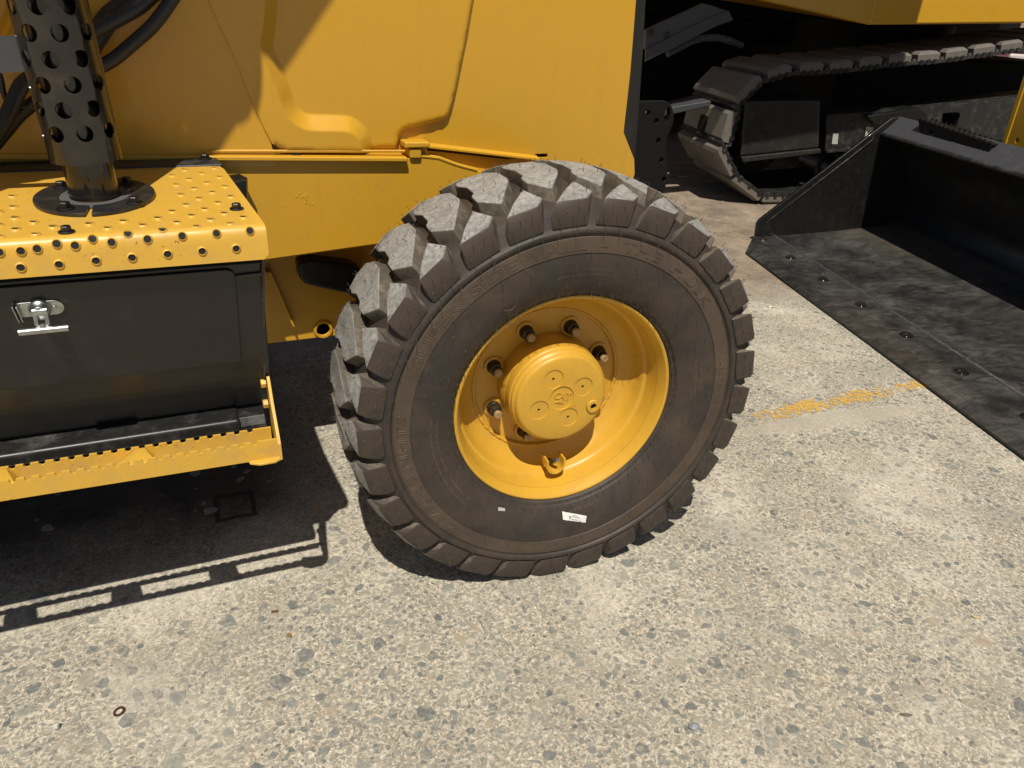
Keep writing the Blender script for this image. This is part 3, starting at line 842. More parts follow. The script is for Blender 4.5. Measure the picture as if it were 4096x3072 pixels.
for (ax, az), (bx, bz) in zip(ridge[:-1], ridge[1:]):
    L_ = hypot(bx - ax, bz - az); nx_, nz_ = -(bz - az) / L_, (bx - ax) / L_
    for k in range(max(1, int(L_ / .006))):
        t = k / max(1, int(L_ / .006))
        for o_ in (-.0185, -.0165, -.013, -.007, 0, .007, .013, .0165, .0185):
            x, z = ax + (bx - ax) * t + nx_ * o_, az + (bz - az) * t + nz_ * o_
            if z < 1.45 and inpoly(x, z, dr) and edge_dist(x, z, dr) > .003 and ridge_d(x, z) > abs(o_) - .0012: pts.append((x, z))
g = .0075
x = min(xs)
while x < max(xs):
    z = min(zs)
    while z < min(max(zs), 1.45):
        if inpoly(x, z, dr) and edge_dist(x, z, dr) > .004 and ridge_d(x, z) > .0215: pts.append((x + .0007 * sin(z * 91), z + .0007 * sin(x * 77)))
        z += g
    x += g
inner1 = offset_in(dr, .006)
vs, ts = cdt(dr, pts=pts)
mb = MB()
def near_seam(x, z):
    s_ = [tuple(q) for q in G['seam']]
    b_ = 9
    for (ax, az), (bx, bz) in zip(s_[:-1], s_[1:]):
        dx, dz = bx - ax, bz - az; t = max(0, min(1, ((x-ax)*dx + (z-az)*dz) / (dx*dx + dz*dz)))
        b_ = min(b_, hypot(ax + t*dx - x, az + t*dz - z))
    return b_
def door_y(x, z):
    e = edge_dist(x, z, dr)
    lip = .009 * (1 - min(1, e / .010)) ** 2
    if near_seam(x, z) < .012: lip *= .15
    return .404 - ridge_h(x, z) * (1.0 if z < 1.4 else 1) + lip
mb.add([(x, door_y(x, z), z) for x, z in vs], ts)
n = len(dr)
mb.add([(x, door_y(x, z), z) for x, z in dr] + [(x, .419, z) for x, z in dr], [(i, (i+1) % n, n+(i+1) % n, n+i) for i in range(n)])
lp(mb, 'hood_door', M['yellow_panel'], smooth=50)
# small dark notch at the door's lower left corner
mb = MB(); mb.add([(-.482, .3795, .912), (-.468, .3795, .915), (-.455, .3795, .905), (-.452, .3795, .899), (-.47, .3795, .9035)], [(0, 1, 2, 3, 4)])
mb.v = [(x - .0, y, z) for x, y, z in mb.v]
lp(mb, 'door_notch', M['hole_dark'])

# ledge under the door, running back behind the exhaust
L = G['ledge']
zt0, zt1, zb0, zb1 = L[0][1], L[1][1], L[4][1], L[3][1]
x1 = L[2][0]
def ledge_z(x, a, b): return a + (b - a) * (x - L[0][0]) / (L[1][0] - L[0][0])
mb = MB()
xa, xb = -3.0, x1
za, zb_ = ledge_z(xa, zb0, zb1), ledge_z(xb, zb0, zb1)
th = .0125
mb.hull([(xa, .368, za), (xb, .368, zb_), (xa, .368, za + th * .8), (xb, .368, zb_ + th * .8), (xa, .4195, za), (xb, .4195, zb_), (xa, .4195, za + th * 1.25), (xb - .012, .4195, zb_ + th * 1.25)])
lp(mb, 'ledge', M['yellow'], bevel=.003, seg=3)
wl = MB()
for i in range(26):
    x = -.64 + .41 * i / 25
    wl.tube([(x - .009, .3800, ledge_z(x, za, zb_) * 0 + L[0][1] + (L[1][1] - L[0][1]) * (x - L[0][0]) / (L[1][0] - L[0][0]) - .0035), (x + .009, .3800, L[0][1] + (L[1][1] - L[0][1]) * (x - L[0][0]) / (L[1][0] - L[0][0]) - .0035)], .0035, 6)
wl.v = [(x, y + .002, z) for x, y, z in wl.v]
lp(wl, 'weld_bead', M['yellow_cast'])

mb = MB(); mb.add([(q[0], .4172, q[1]) for q in G['gap']], [(0, 1, 2, 3)]); lp(mb, 'hood_gap', M['hole_dark'])
# hinge and sloping rails in front of the ledge
mb = MB()
h = G['hinge_top']; mb.hull([(q[0], yy, q[1]) for q in h for yy in (.372, .42)])
lp(mb, 'hinge_cap', M['yellow_cast'], bevel=.004, seg=3)
h = G['hinge_mid']; mb = MB(); mb.hull([(q[0], yy, q[1]) for q in h for yy in (.376, .43)])
lp(mb, 'hinge_block', M['yellow_cast'], bevel=.004, seg=3)
a, b = G['rail']
mb = MB(); mb.hull([(q[0], yy, q[1] + dz) for q in (a, (b[0] + .01, b[1] - .01 * (a[1] - b[1]) / (b[0] - a[0]))) for yy, dz in ((.400, -.003), (.400, -.009), (.419, .002), (.419, -.009))])
lp(mb, 'panel_rail', M['yellow'], bevel=.0015)
it = [tuple(q) for q in G['inner_top']]
mb = MB(); mb.prism(it + [(it[-1][0], .74), (it[0][0], .74)], lambda x, z: (x, .428, z), lambda x, z: (x, .450, z))
lp(mb, 'inner_plate', M['yellow'], bevel=.0015)

# main frame plate with a tapering lower edge
ft = [tuple(q) for q in G['frame_top']]
fb = [tuple(q) for q in G['frame_bot']]
slope = (fb[1][1] - fb[0][1]) / (fb[1][0] - fb[0][0])
fbz = lambda x: fb[0][1] + slope * (x - fb[0][0])
poly = [(-3.0, .72)] + [(-.65, fbz(-.65))] + [(x, fbz(x)) for x in (-.4, -.2, 0)] + [(.45, fbz(0) + .01)] + [(ft[-1][0] + .25, ft[-1][1] - .06)] + ft[::-1][:-2] + [(x1 - .004, ledge_z(x1, zb0, zb1) + .004), (-3.0, ledge_z(-3.0, zb0, zb1) + .004)]
mb = MB(); plate2d(mb, poly, lambda x, z, h: (x, .385 - h, z), .06)
lp(mb, 'frame_plate', M['yellow_cast'], bevel=.004, seg=3)
ftp = [Vector((q[0], .3835, q[1] - .002)) for q in ft[1:-1]]
mb = MB(); mb.tube(smooth_path([q + Vector((0, .004, 0)) for q in ftp], 3), .005, 8)
lp(mb, 'weld_seam', M['yellow_cast'])

rs_ = random.Random(4); mb = MB()
for k in range(46):
    a = rs_.uniform(0, 2*pi); d = abs(rs_.gauss(0, .013)); rr = rs_.uniform(.0012, .0034)
    cx_, cz_ = G['spat'][0] + d * cos(a) * .75, G['spat'][1] + d * sin(a) * 1.15
    mb.lathe([(0, rr), (rr * .35, rr * .8), (rr * .5, .0)], lambda q, r, t: (cx_ + r * cos(t), .3855 - q, cz_ + r * sin(t)), 8)
tag(lp(mb, 'weld_spatter', M['yellow_cast']), kind='stuff')
# axle carrier below, in the machine's shade
bb = G['belly_bot']; bs = (bb[1][1] - bb[0][1]) / (bb[1][0] - bb[0][0])
bz = lambda x: bb[0][1] + bs * (x - bb[0][0])
hc = G['belly_hole'][0]
mb = MB(); plate2d(mb, [(-1.0, bz(-1.0)), (.5, bz(.5)), (.5, .80), (-1.0, .80)], lambda x, z, h: (x, .52 + h * -1, z), .03, holes=[circle(hc[0], hc[1], .0185, 24)])
lp(mb, 'axle_carrier', M['yellow_cast'], bevel=.003)
mb = MB(); mb.lathe([(.0, .0185), (.008, .0185), (.008, .0235), (.0, .027)], lambda a, r, t: (hc[0] + r * cos(t), .519 - a, hc[1] + r * sin(t)), 24)
mb.lathe([(-.06, .0), (-.06, .0184), (-.004, .0184)], lambda a, r, t: (hc[0] + r * cos(t), .519 - a, hc[1] + r * sin(t)), 24, 1)
lp(mb, 'carrier_eye', [M['yellow'], M['hole_dark']])
rb = G['belly_rib']; mb = MB(); mb.hull([(q[0], yy, q[1]) for q in rb for yy in (.49, .522)])
lp(mb, 'carrier_rib', M['yellow_cast'], bevel=.003)
bl = [tuple(q) for q in G['belly_block']]; mb = MB(); mb.prism(bl, lambda x, z: (x, .47, z), lambda x, z: (x, .54, z))
lp(mb, 'steering_cylinder_cover', M['black'], bevel=.008, seg=3)
mb = MB(); mb.tube([(.02, .12, .46), (.02, .30, .47), (.02, .46, .49), (.02, 1.5, .5)], [.075, .085, .11, .12], 20); lp(mb, 'front_axle', M['yellow_cast'])
mb = MB(); mb.box((-.30, .555, bz(-.3) + .01), (.35, 1.4, .9)); lp(mb, 'axle_cradle', M['yellow_cast'], bevel=.01)
mb = MB(); mb.box((-3.0, .452, .78), (.40, 1.45, .93)); lp(mb, 'chassis_rail', M['yellow_cast'])
mb = MB(); mb.box((-3.4, .30, .45), (-1.05, 1.6, .80)); lp(mb, 'chassis_tank', M['black'], bevel=.02)

# perforated black plate below the grille
mp = [tuple(q) for q in G['mount_plate']]
hs = [circle(q[0], q[1], .0085, 14) for q in G['mount_holes']] + [[(q[0] * 1, q[1]) for q in [(G['mount_slot'][0][0] + .010 * cos(t), G['mount_slot'][0][1] + .024 * sin(t)) for t in [2*pi*k/16 for k in range(16)]]]]
mb = MB(); plate2d(mb, round_poly(mp, .02, 3), lambda x, z, h: (x, .72 + h * -1, z), .022, holes=hs)
lp(mb, 'mounting_plate', M['black_clean'], bevel=.002)
mb = MB(); mb.box((.10, .744, .56), (.66, 1.4, .93)); lp(mb, 'front_crossmember', M['black_clean'], bevel=.005)

# unseen slab added above the hood, its edge and slits cut to shade the door
ae = [tuple(q) for q in G['shade_edge']]
arm = [(-2.6, 1.36), (-1.35, 1.36)] + ae[::-1] + [(-.35, 2.75), (-.75, 3.1), (-1.5, 2.7), (-2.6, 2.2)]
mb = MB(); plate2d(mb, arm, lambda x, z, h: (x, -.105 - h, z), .010, holes=[[tuple(q) for q in s] for s in G['shade_slits']]); lp(mb, 'shade_slab', M['yellow'])

# ---- exhaust stack
ex = gpart('exhaust_stack')
P = [tuple(q) for q in G['prof']]
PZ = P[0][1]
gb, gt = Vector(G['guard_b']), Vector(G['guard_t'])
D = (gt - gb).normalized(); A1 = Vector((1, 0, 0)); A1 = (A1 - D * A1.dot(D)).normalized(); A2 = D.cross(A1)
GR = .0552
glen = 1.0
# perforated tube: unrolled sheet with holes wrapped on the cylinder; each row is 44 degrees apart, rows stagger
rows = [.048 + .0363 * i for i in range(25)]
holes = []
W_ = 2 * pi * GR
for i, hh in enumerate(rows):
    ph = -78.4 if i % 2 == 0 else -100.5
    for k in range(8):
        ang = radians(ph + 45 * k)
        u = (ang % (2 * pi)) * GR
        holes.append((u, hh))
hl = []
for u, hh in holes:
    if u < .0135 or u > W_ - .0135: continue
    hl.append(circle(u, hh, .0126, 18))
out = [(W_ * k / 72, 0) for k in range(73)] + [(W_ * (72 - k) / 72, glen) for k in range(73)]
vs, ts = cdt(out, hl, lines=[[(W_ * k / 72, .001), (W_ * k / 72, glen - .001)] for k in range(1, 72)] if False else [])
gp = []
for k in range(1, 72):
    for j in range(1, 62):
        u, hh = W_ * k / 72, glen * j / 62
        if all(abs(u - a) > .0145 or abs(hh - b) > .0145 or hypot(u - a, hh - b) > .0145 for a, b in holes): gp.append((u, hh))
vs, ts = cdt(out, hl, pts=gp)
def gmap(u, hh, h=0):
    t = u / GR
    # the tube is slightly tilted like the real stack
    return gb + D * hh + (A1 * cos(t) + A2 * sin(t)) * (GR + h)
mb = MB()
mb.add([gmap(u, v) for u, v in vs], ts)
mb.add([gmap(u, v, -.0025) for u, v in vs], [q[::-1] for q in ts])
for loop in hl + [[(W_ * k / 72, 0) for k in range(72)], [(W_ * k / 72, glen) for k in range(72)]]:
    n = len(loop)
    mb.add([gmap(u, v) for u, v in loop] + [gmap(u, v, -.0025) for u, v in loop], [(i, (i+1) % n, n+(i+1) % n, n+i) for i in range(n)])
lp(mb, 'exhaust_guard', M['black_gloss'], ex, smooth=40)
fx, fy = G['flange']; FK = 1.36
PIPE = Vector((fx, fy, PZ))
mb = MB()
mb.tube([PIPE, PIPE + D * .055, gb + D * .2, gb + D * 1.1], G['inner_r'], 40)
lp(mb, 'exhaust_pipe', M['black_gloss'], ex)
mb = MB()
for a0 in (-93, 87):
    arc = [radians(a0 + 3 + (174) * k / 40) for k in range(41)]
    ring = [(cos(t) * .0925, sin(t) * .0925 * FK) for t in arc] + [(cos(t) * .0545, sin(t) * .0545 * FK) for t in arc[::-1]]
    mb.prism([(fx + x, fy + y) for x, y in ring], lambda x, y: (x, y, PZ + .0005), lambda x, y: (x, y, PZ + .0065))
lp(mb, 'exhaust_flange', M['black_dusty'], ex, bevel=.001)
mb = MB(); mb.lathe([(.0, .0565), (.004, .0565), (.0045, .040), (.0, .038)], lambda a, r, t: (fx + r * cos(t), fy + r * sin(t) * FK, PZ + .0008 + a), 48)
lp(mb, 'exhaust_gasket', M['grey_steel'], ex)
for q in G['flange_bolts']:
    lp(MB().hexbolt((q[0], q[1], PZ + .0065), (0, 0, 1), .0085, .009, .0135, 0), 'bolt', M['bolt_black'], ex)
c = G['clamp']
mb = MB(); mb.hull([(q[0] - .0, yy, q[1]) for q in [(-1.4, c[0][1] - .01), (-1.4, c[3][1] - .03), (gb.x - .03, c[2][1]), (gb.x - .03, c[1][1])] for yy in (.07, .073)])
lp(mb, 'guard_bracket', M['charcoal'], ex)

# hydraulic hoses behind the stack
for pts, r in G['hoses']:
    sp = smooth_path(pts, 6)
    mb = MB(); mb.tube(sp, r, 16)
    lp(mb, 'hydraulic_hose', M['yellow'] if r == .02 else M['hose'])

# ---- tread plate on the tool box
SPL = gpart('step_plate')
arc = [0.0]
for (y0, z0), (y1, z1) in zip(P[:-1], P[1:]): arc.append(arc[-1] + hypot(y1 - y0, z1 - z0))
def pmap(x, u, h=0.0):
    for i in range(len(arc) - 1):
        if u <= arc[i + 1] or i == len(arc) - 2:
            t = (u - arc[i]) / (arc[i + 1] - arc[i]); t = min(max(t, 0), 1.0)
            y = P[i][0] + (P[i+1][0] - P[i][0]) * t; z = P[i][1] + (P[i+1][1] - P[i][1]) * t
            break
    def nrm(j):
        j = min(max(j, 0), len(P) - 2)
        dy, dz = P[j+1][0] - P[j][0], P[j+1][1] - P[j][1]
        L_ = hypot(dy, dz); return Vector((0, dz / L_, -dy / L_))
    n0 = (nrm(i - 1) + nrm(i)).normalized() if i else nrm(0); n1 = (nrm(i) + nrm(i + 1)).normalized()
    nn = (n0 * (1 - t) + n1 * t).normalized()
    return Vector((x, y, z)) + nn * h
UL = arc[-1]
xend = lambda u: -.604 - .062 * max(0.0, (.46 - u)) * 1.0
holes = [(q[0], .30 - q[1]) for q in G['holes_top']] + [tuple(q) for q in G['holes_lip']]
# the same pattern carries on behind the stack and past the picture's edge
more = []
for (x, u) in list(holes):
    if x < -.93 and u < .455:
        for k in (1, 2, 3): more.append((x - .114 * k, u))
for (x, u) in G['holes_lip']:
    if x < -.93:
        for k in range(1, 8): more.append((x - .0485 * k, u))
holes += more
ro, ri, hh = .0078, .0052, .0026
def hcirc(x, u, r, n=16):
    k = 1.35 if u < .405 else (1.2 if u < .43 else 1.0)
    return [(x + r * cos(2*pi*i/n), u + r * k * sin(2*pi*i/n)) for i in range(n)]
outl = [(-1.5, 0), (-1.5, UL)] + [(xend(UL) - .008, UL), (xend(UL), UL - .008)] + [(xend(u), u) for u in arc[::-1][1:-1]] + [(xend(0) - .0, .03), (xend(0) - .006, .004), (xend(0) - .02, 0)]
lines = []
for u in arc[1:-1]: lines.append([(-1.499, u), (xend(u) - .0006, u)])
hs = [hcirc(x, u, ro) for x, u in holes if x > -1.48]
lines2 = []
for ln_ in lines:
    u = ln_[0][1]
    cuts = sorted([(x - sqrt(max(0, ro*ro*1.3 - (u-uu)**2)), x + sqrt(max(0, ro*ro*1.3 - (u-uu)**2))) for x, uu in holes if abs(u - uu) < ro * 1.13])
    a = ln_[0][0]
    for c0, c1 in cuts:
        if c0 > a: lines2.append([(a, u), (c0, u)])
        a = max(a, c1)
    if a < ln_[1][0]: lines2.append([(a, u), (ln_[1][0], u)])
vs, ts = cdt(outl, hs, lines=lines2)
mb = MB()
mb.add([pmap(x, u) for x, u in vs], ts)
mb.add([pmap(x, u, -.004) for x, u in vs], [q[::-1] for q in ts])
n = len(outl)
mb.add([pmap(x, u) for x, u in outl] + [pmap(x, u, -.004) for x, u in outl], [(i, (i+1) % n, n+(i+1) % n, n+i) for i in range(n)])
for x, u in holes:
    if x <= -1.48: continue
    n = 16
    r0 = [pmap(px, pu) for px, pu in hcirc(x, u, ro, n)]
    r1 = [pmap(px, pu, hh * .8) for px, pu in hcirc(x, u, ri + .0012, n)]
    r2 = [pmap(px, pu, hh) for px, pu in hcirc(x, u, ri + .0004, n)]
    r3_ = [pmap(px, pu, hh * .35) for px, pu in hcirc(x, u, ri, n)]
    r4 = [pmap(px, pu, -.0005) for px, pu in circle(x, u, ri + .0010, n)]
    fs = []
    for k in range(3): fs += [(k*n+i, k*n+(i+1) % n, (k+1)*n+(i+1) % n, (k+1)*n+i) for i in range(n)]
    mb.add(r0 + r1 + r2 + r3_, fs)
    mb.add(r3_, [tuple(range(n))], 1)
lp(mb, 'tread_sheet', [M['yellow_step'], M['hole_dark']], SPL, smooth=38, recalc=True)
for q in G['plate_bolts']:
    lp(MB().hexbolt((q[0], q[1], PZ + .0005), (0, 0, 1), .0075, .008, .0115), 'bolt', M['bolt_black'], SPL)
# black support beam behind the plate
B = G['beam']
mb = MB()
mb.prism([(-3.0, .300), (B[2][0], .300), (B[1][0] + .004, .302), (B[0][0], .4185), (-3.0, .4185)], lambda x, y: (x, y, PZ + .0035), lambda x, y: (x, y, PZ - .10))
beam = lp(mb, 'support_beam', M['black_dusty'], bevel=.004, seg=3)
bq = G['beam_bolt']
o = lp(MB().hexbolt((bq[0], min(bq[1], .39), PZ + .0036), (0, 0, 1), .0085, .008, .014), 'bolt', M['bolt_black'], beam)
mb = MB(); mb.hull([(-.66, .31, .868), (-.588, .325, .872), (-.583, .345, .872), (-.60, .40, .872), (-.66, .40, .868), (-.66, .31, .864), (-.588, .325, .868), (-.583, .345, .868), (-.60, .40, .868), (-.66, .40, .864), (-.640, .345, .70), (-.598, .345, .70)])
lp(mb, 'support_gusset', M['black'], bevel=.002)

# ---- tool box
TB = gpart('tool_box')
XR = -.6125
def dmap(x, v, h=0.0):
    """door plane: v down the leaning face, h outward"""
    dy, dz = .23337, -.97239
    return Vector((x, -.142 + dy * v - .97239 * h, .845 + dz * v - .23337 * h))
side_prof = [(.30, .884), (-.140, .884), (-.1435, .864), (-.1375, .828), (-.0935, .6435), (-.028, .520), (.30, .45)]
mb = MB(); mb.prism(side_prof, lambda y, z: (-1.6, y, z), lambda y, z: (XR - .003, y, z))
lp(mb, 'box_body', M['black'], TB, bevel=.003)
dx0, dx1, v0, v1 = -1.5, G['door_box'][2][0], G['door_box'][0][1], .200
poly = [(dx0, v0), (dx1 - .014, v0)] + [(dx1 - .014 + .014 * sin(t), v0 + .014 - .014 * cos(t)) for t in (.4, .8, 1.2)] + [(dx1, v0 + .016), (dx1 - .005, v1), (dx0, v1)]
mb = MB(); mb.prism(poly, lambda x, v: dmap(x, v, .0045), lambda x, v: dmap(x, v, -.004))
lp(mb, 'box_door', M['black'], TB, bevel=.002, seg=3)
mb = MB(); mb.prism([(XR - .002, -.015), (XR + .0025, -.015), (XR - .0125, .262), (XR - .016, .262)], lambda x, v: dmap(x, v, .005 - .01 * (v > .2)), lambda x, v: dmap(x, v, -.03))
mb.prism([(XR - .045, .022), (XR - .001, .020), (XR - .001, .025), (XR - .045, .027)], lambda x, v: dmap(x, v, .004), lambda x, v: dmap(x, v, -.002))
lp(mb, 'box_side_flange', M['black_dusty'], TB)
mb = MB(); mb.tube([dmap(-1.5, .0015, .003), dmap(XR - .004, .0015, .003)], .0022, 8)
lp(mb, 'box_top_seam', M['black'], TB)
# sill bar and its lower end
mb = MB(); mb.hull([(x, y, z) for x in (-1.6, G['sill'][1][0]) for y, z in ((G['sill'][0][1], .522), (G['sill'][2][1], .522), (G['sill'][2][1], .496), (G['sill'][0][1], .496))])
lp(mb, 'sill_bar', M['black_dusty'], TB, bevel=.007, seg=4)
mb = MB(); mb.hull([(x, y, z) for x in (G['sill'][1][0] - .002, -.632) for y, z in ((G['sill'][0][1] - .006, .5175), (G['sill'][2][1] + .016, .5175), (G['sill'][2][1] + .006, .503), (G['sill'][2][1] + .006, .488), (G['sill'][0][1] - .006, .488))])
lp(mb, 'sill_end', M['black_dusty'], TB, bevel=.002)

# T handle latch
lpt = G['latch_plate']; bz_ = G['latch_boss']; T_ = G['latch_T']
v0_, v1_ = (lpt[0][1] + lpt[1][1]) / 2, (lpt[3][1] + lpt[4][1]) / 2
xl_, xr_ = lpt[0][0], lpt[2][0]
rr_ = (v1_ - v0_) / 2
LT = [(xl_, v0_), (xr_ - rr_, v0_)] + [(xr_ - rr_ + rr_ * sin(t), v0_ + rr_ - rr_ * cos(t)) for t in [pi * k / 10 for k in range(1, 10)]] + [(xr_ - rr_, v1_), (xl_, v1_)]
mb = MB(); mb.prism(LT, lambda x, v: dmap(x, v, .0075), lambda x, v: dmap(x, v, .0045))
for xo in (xl_ - .0055, xl_ - .0005):
    mb.prism([(xo, v0_ - .001), (xo + .0022, v0_ - .001), (xo + .0030, v1_ + .005), (xo + .0016, v1_ + .006)], lambda x, v: dmap(x, v, .019 if v < v1_ - .005 else .013), lambda x, v: dmap(x, v, .0045))
mb.lathe([(0, .0035), (.0012, .0032), (.0016, 0)], lambda a, r, t: dmap(xr_ - rr_ + r * cos(t), v0_ + rr_ + r * sin(t), .0075 + a), 14)
bx_, bv_ = bz_
mb.lathe([(0, .0150), (.005, .0150), (.008, .0125), (.016, .0115), (.018, .0085), (.019, 0)], lambda a, r, t: dmap(bx_ + r * cos(t), bv_ + r * sin(t), .0075 + a), 28)
lp(mb, 'latch_plate', M['zinc'], TB, smooth=35, bevel=.0005)
mb = MB()
tv = (T_[0][1] + T_[1][1]) / 2; tx0, tx1 = T_[0][0], T_[1][0]; txc = (tx0 + tx1) / 2 - .0008
for sx in (-.0072, .0072):
    mb.hull([dmap(txc + sx + dx, bv_ + v, h) for dx in (-.0025, .0025) for v, h in ((-.008, .024), (-.008, .016), (.013, .034), (.015, .026))])
mb.tube([dmap(txc - .0095, bv_ - .004, .022), dmap(txc + .0095, bv_ - .004, .022)], .0055, 12)
mb.hull([dmap(txc + dx, bv_ + v, h) for dx in (-.0092, .0092) for v, h in ((.012, .034), (.0145, .026))] + [dmap(txc + dx, bv_ + .020, h) for dx in (-.0045, .0045) for h in (.036, .030)])
mb.tube([dmap(txc, bv_ + .018, .0335), dmap(txc, tv - .001, .0375)], [.0048, .0058], 12)
mb.tube([dmap(tx0, tv, .0385), dmap(tx1, tv, .0385)], .0052, 14)
lp(mb, 'latch_handle', M['zinc'], TB, smooth=35)

# ---- serrated entry step
ST = gpart('entry_step')
def bar(x0, x1_, zt_, zb_, notches, y, name):
    top = [(x0, zt_(x0))]
    for nx in sorted(notches):
        if nx - .006 <= x0: continue
        zz = zt_(nx)
        top += [(nx - .0052, zz), (nx - .0045, zz - .0038), (nx - .0022, zz - .0062), (nx + .0010, zz - .0064), (nx + .0036, zz - .0046), (nx + .0050, zz)]
    top.append((x1_, zt_(x1_)))
    poly = [(x0, zb_(x0)), (x1_, zb_(x1_))] + top[::-1]
    mb = MB(); plate2d(mb, poly, lambda x, z, h: (x, y - h, z), .0045)
    lp(mb, name, M['yellow_step'], ST, bevel=.0006)
bo = G['bar_out']; lin = lambda a, b: (lambda x: a[1] + (b[1] - a[1]) * (x - a[0]) / (b[0] - a[0]))
zt_ = lin(bo[0], bo[1]); zb_ = lin(bo[3], bo[2])
no = G['notch_out'] + [G['notch_out'][0] - .0248 * k for k in range(1, 18)]
ni = G['notch_in'] + [G['notch_in'][0] - .0245 * k for k in range(1, 18)]
bar(-1.5, bo[1][0] + .001, zt_, zb_, no, -.159, 'serrated_bar')
bi = G['bar_in']; zi = lin(bi[0], bi[1])
bar(-1.5, bi[1][0] - .001, zi, zb_, ni, -.105, 'serrated_bar')
s0_ = (G['spacer_x'][0] + G['spacer_x'][1]) / 2
for xc in (s0_, s0_ - .2085, s0_ - .417):
    mb = MB()
    zc = zi(xc); zo = zt_(xc)
    mb.hull([(xc + .002, -.1055, zc - .001), (xc + .014, -.1055, zc - .001), (xc - .032, -.1585, zo - .006), (xc + .033, -.1585, zo - .006), (xc + .004, -.140, zo - .001), (xc - .032, -.1585, zo - .012), (xc + .033, -.1585, zo - .012), (xc - .032, -.1095, zo - .03), (xc + .032, -.1095, zo - .03)])
    lp(mb, 'step_spacer', M['yellow_step'], ST, bevel=.0015)
ex_ = bo[1][0] + .0005
ep = [(-.066, .598), (-.078, .602), (-.086, .594), (-.105, .563), (-.150, .522), (-.1645, .505), (-.166, .472), (-.160, bo[2][1] + .001), (-.09, bo[2][1] + .001), (-.05, .50), (-.045, .56)]
mb = MB(); mb.prism(ep, lambda y, z: (ex_, y, z), lambda y, z: (ex_ + .006, y, z))
lp(mb, 'end_plate', M['yellow_step'], ST, bevel=.001)
for y, z in ((-.074, .587), (-.073, .543)):
    lp(MB().hexbolt((ex_, y, z), (-1, 0, 0), .0085, .009, .0), 'bolt', M['yellow_step'], ST)
mb = MB(); mb.hull([(x + ex_ + .6205, y - .027, z) for x, y in ((-.676, -.118), (-.672, -.137), (-.655, -.146), (-.628, -.146), (-.616, -.138), (-.6145, -.11), (-.670, -.10)) for z in (bo[2][1] - .0028, bo[2][1] + .0022)])
lp(mb, 'foot_tab', M['yellow_step'], ST, bevel=.0015)
# ---------------------------------------------------------------- front wheel (own frame: x forward, -y outward)
WH = gpart('wheel')
WZ = .462
WH.matrix_parent_inverse = INV
WH.location = (0, 0, WZ); WH.rotation_euler = (0, 0, G['steer'])
def wl_(a, r, t): return (r * cos(t), -a, r * sin(t))
def crown(o):
    o = abs(o)
    tab = [(0, .4865), (.06, .4855), (.10, .4800), (.125, .4715), (.15, .4570), (.16, .444)]
    for (a, ra), (b, rb_) in zip(tab[:-1], tab[1:]):
        if o <= b: return ra + (rb_ - ra) * (o - a) / (b - a)
    return .444
half = [(.100, .236), (.116, .246), (.1215, .2535), (.126, .2565), (.1295, .259), (.1315, .2635), (.1335, .2640), (.1355, .2665), (.1370, .2672), (.140, .272), (.1465, .286), (.1525, .305), (.1555, .325), (.1560, .345), (.1552, .352),
        (.1570, .3535), (.1572, .370), (.1562, .3850), (.1545, .3875), (.1545, .3905), (.1590, .3935), (.1605, .3970), (.1600, .4015), (.1560, .4055), (.1525, .412), (.1465, .428), (.1385, .4425), (.125, .450), (.10, .4545), (.06, .4575), (.0, .4585)]
prof = half + [(-a, r) for a, r in half[-2::-1]]
mb = MB(); mb.lathe(prof, wl_, 192)
tyre = mb.obj('tyre', M['rubber'], WH, smooth=28)
# band for the raised print is browner: faces between r .3535 and .385
me = tyre.data; me.materials.append(M['rubber_text'])
for p_ in me.polygons:
    c_ = p_.center; r_ = hypot(c_.x, c_.z)
    if c_.y < -.14 and .3530 < r_ < .3870: p_.material_index = 1

def lugpt(dt, o, r): return (r * cos(radians(dt)), -o, r * sin(radians(dt)))
def lug_mesh(name, build, bevel):
    bm = bmesh.new()
    mbx = MB(); build(mbx)
    me = mbx.mesh(name, [M['rubber_lug'], M['rubber_lug'], M['rubber']], smooth=0)
    bm.from_mesh(me)
    bmesh.ops.dissolve_limit(bm, angle_limit=radians(3), verts=bm.verts, edges=bm.edges)
    ed = [e for e in bm.edges if len(e.link_faces) == 2 and e.calc_face_angle(0) > radians(28)]
    bmesh.ops.bevel(bm, geom=ed, offset=bevel, segments=3, profile=.55, affect='EDGES', clamp_overlap=True)
    bm.normal_update()
    for f in bm.faces:
        c_ = f.calc_center_median(); r_ = hypot(c_.x, c_.z)
        rad = Vector((c_.x / r_, 0, c_.z / r_))
        f.material_index = 1 if (f.normal.dot(rad) > .72 and r_ > .45) else (2 if (abs(f.normal.y) > .55 and abs(c_.y) > .145) else 0)
        f.smooth = True
    bm.to_mesh(me); bm.free()
    me.set_sharp_from_angle(angle=radians(26))
    return me
CEN = [(-.1, -.050), (-.2, -.074), (-3.2, -.094), (-8.0, -.068), (-10.3, -.036), (-10.6, .022), (-9.5, .047), (-4.9, .114), (-.6, .073), (-.5, .041), (-1.6, .026), (-1.5, -.018)]
def grow(poly, k, dt=0.0):
    cx_ = sum(q[0] for q in poly) / len(poly); cy_ = sum(q[1] for q in poly) / len(poly)
    return [(cx_ + (x - cx_) * k, cy_ + (y - cy_) * k) for x, y in poly]
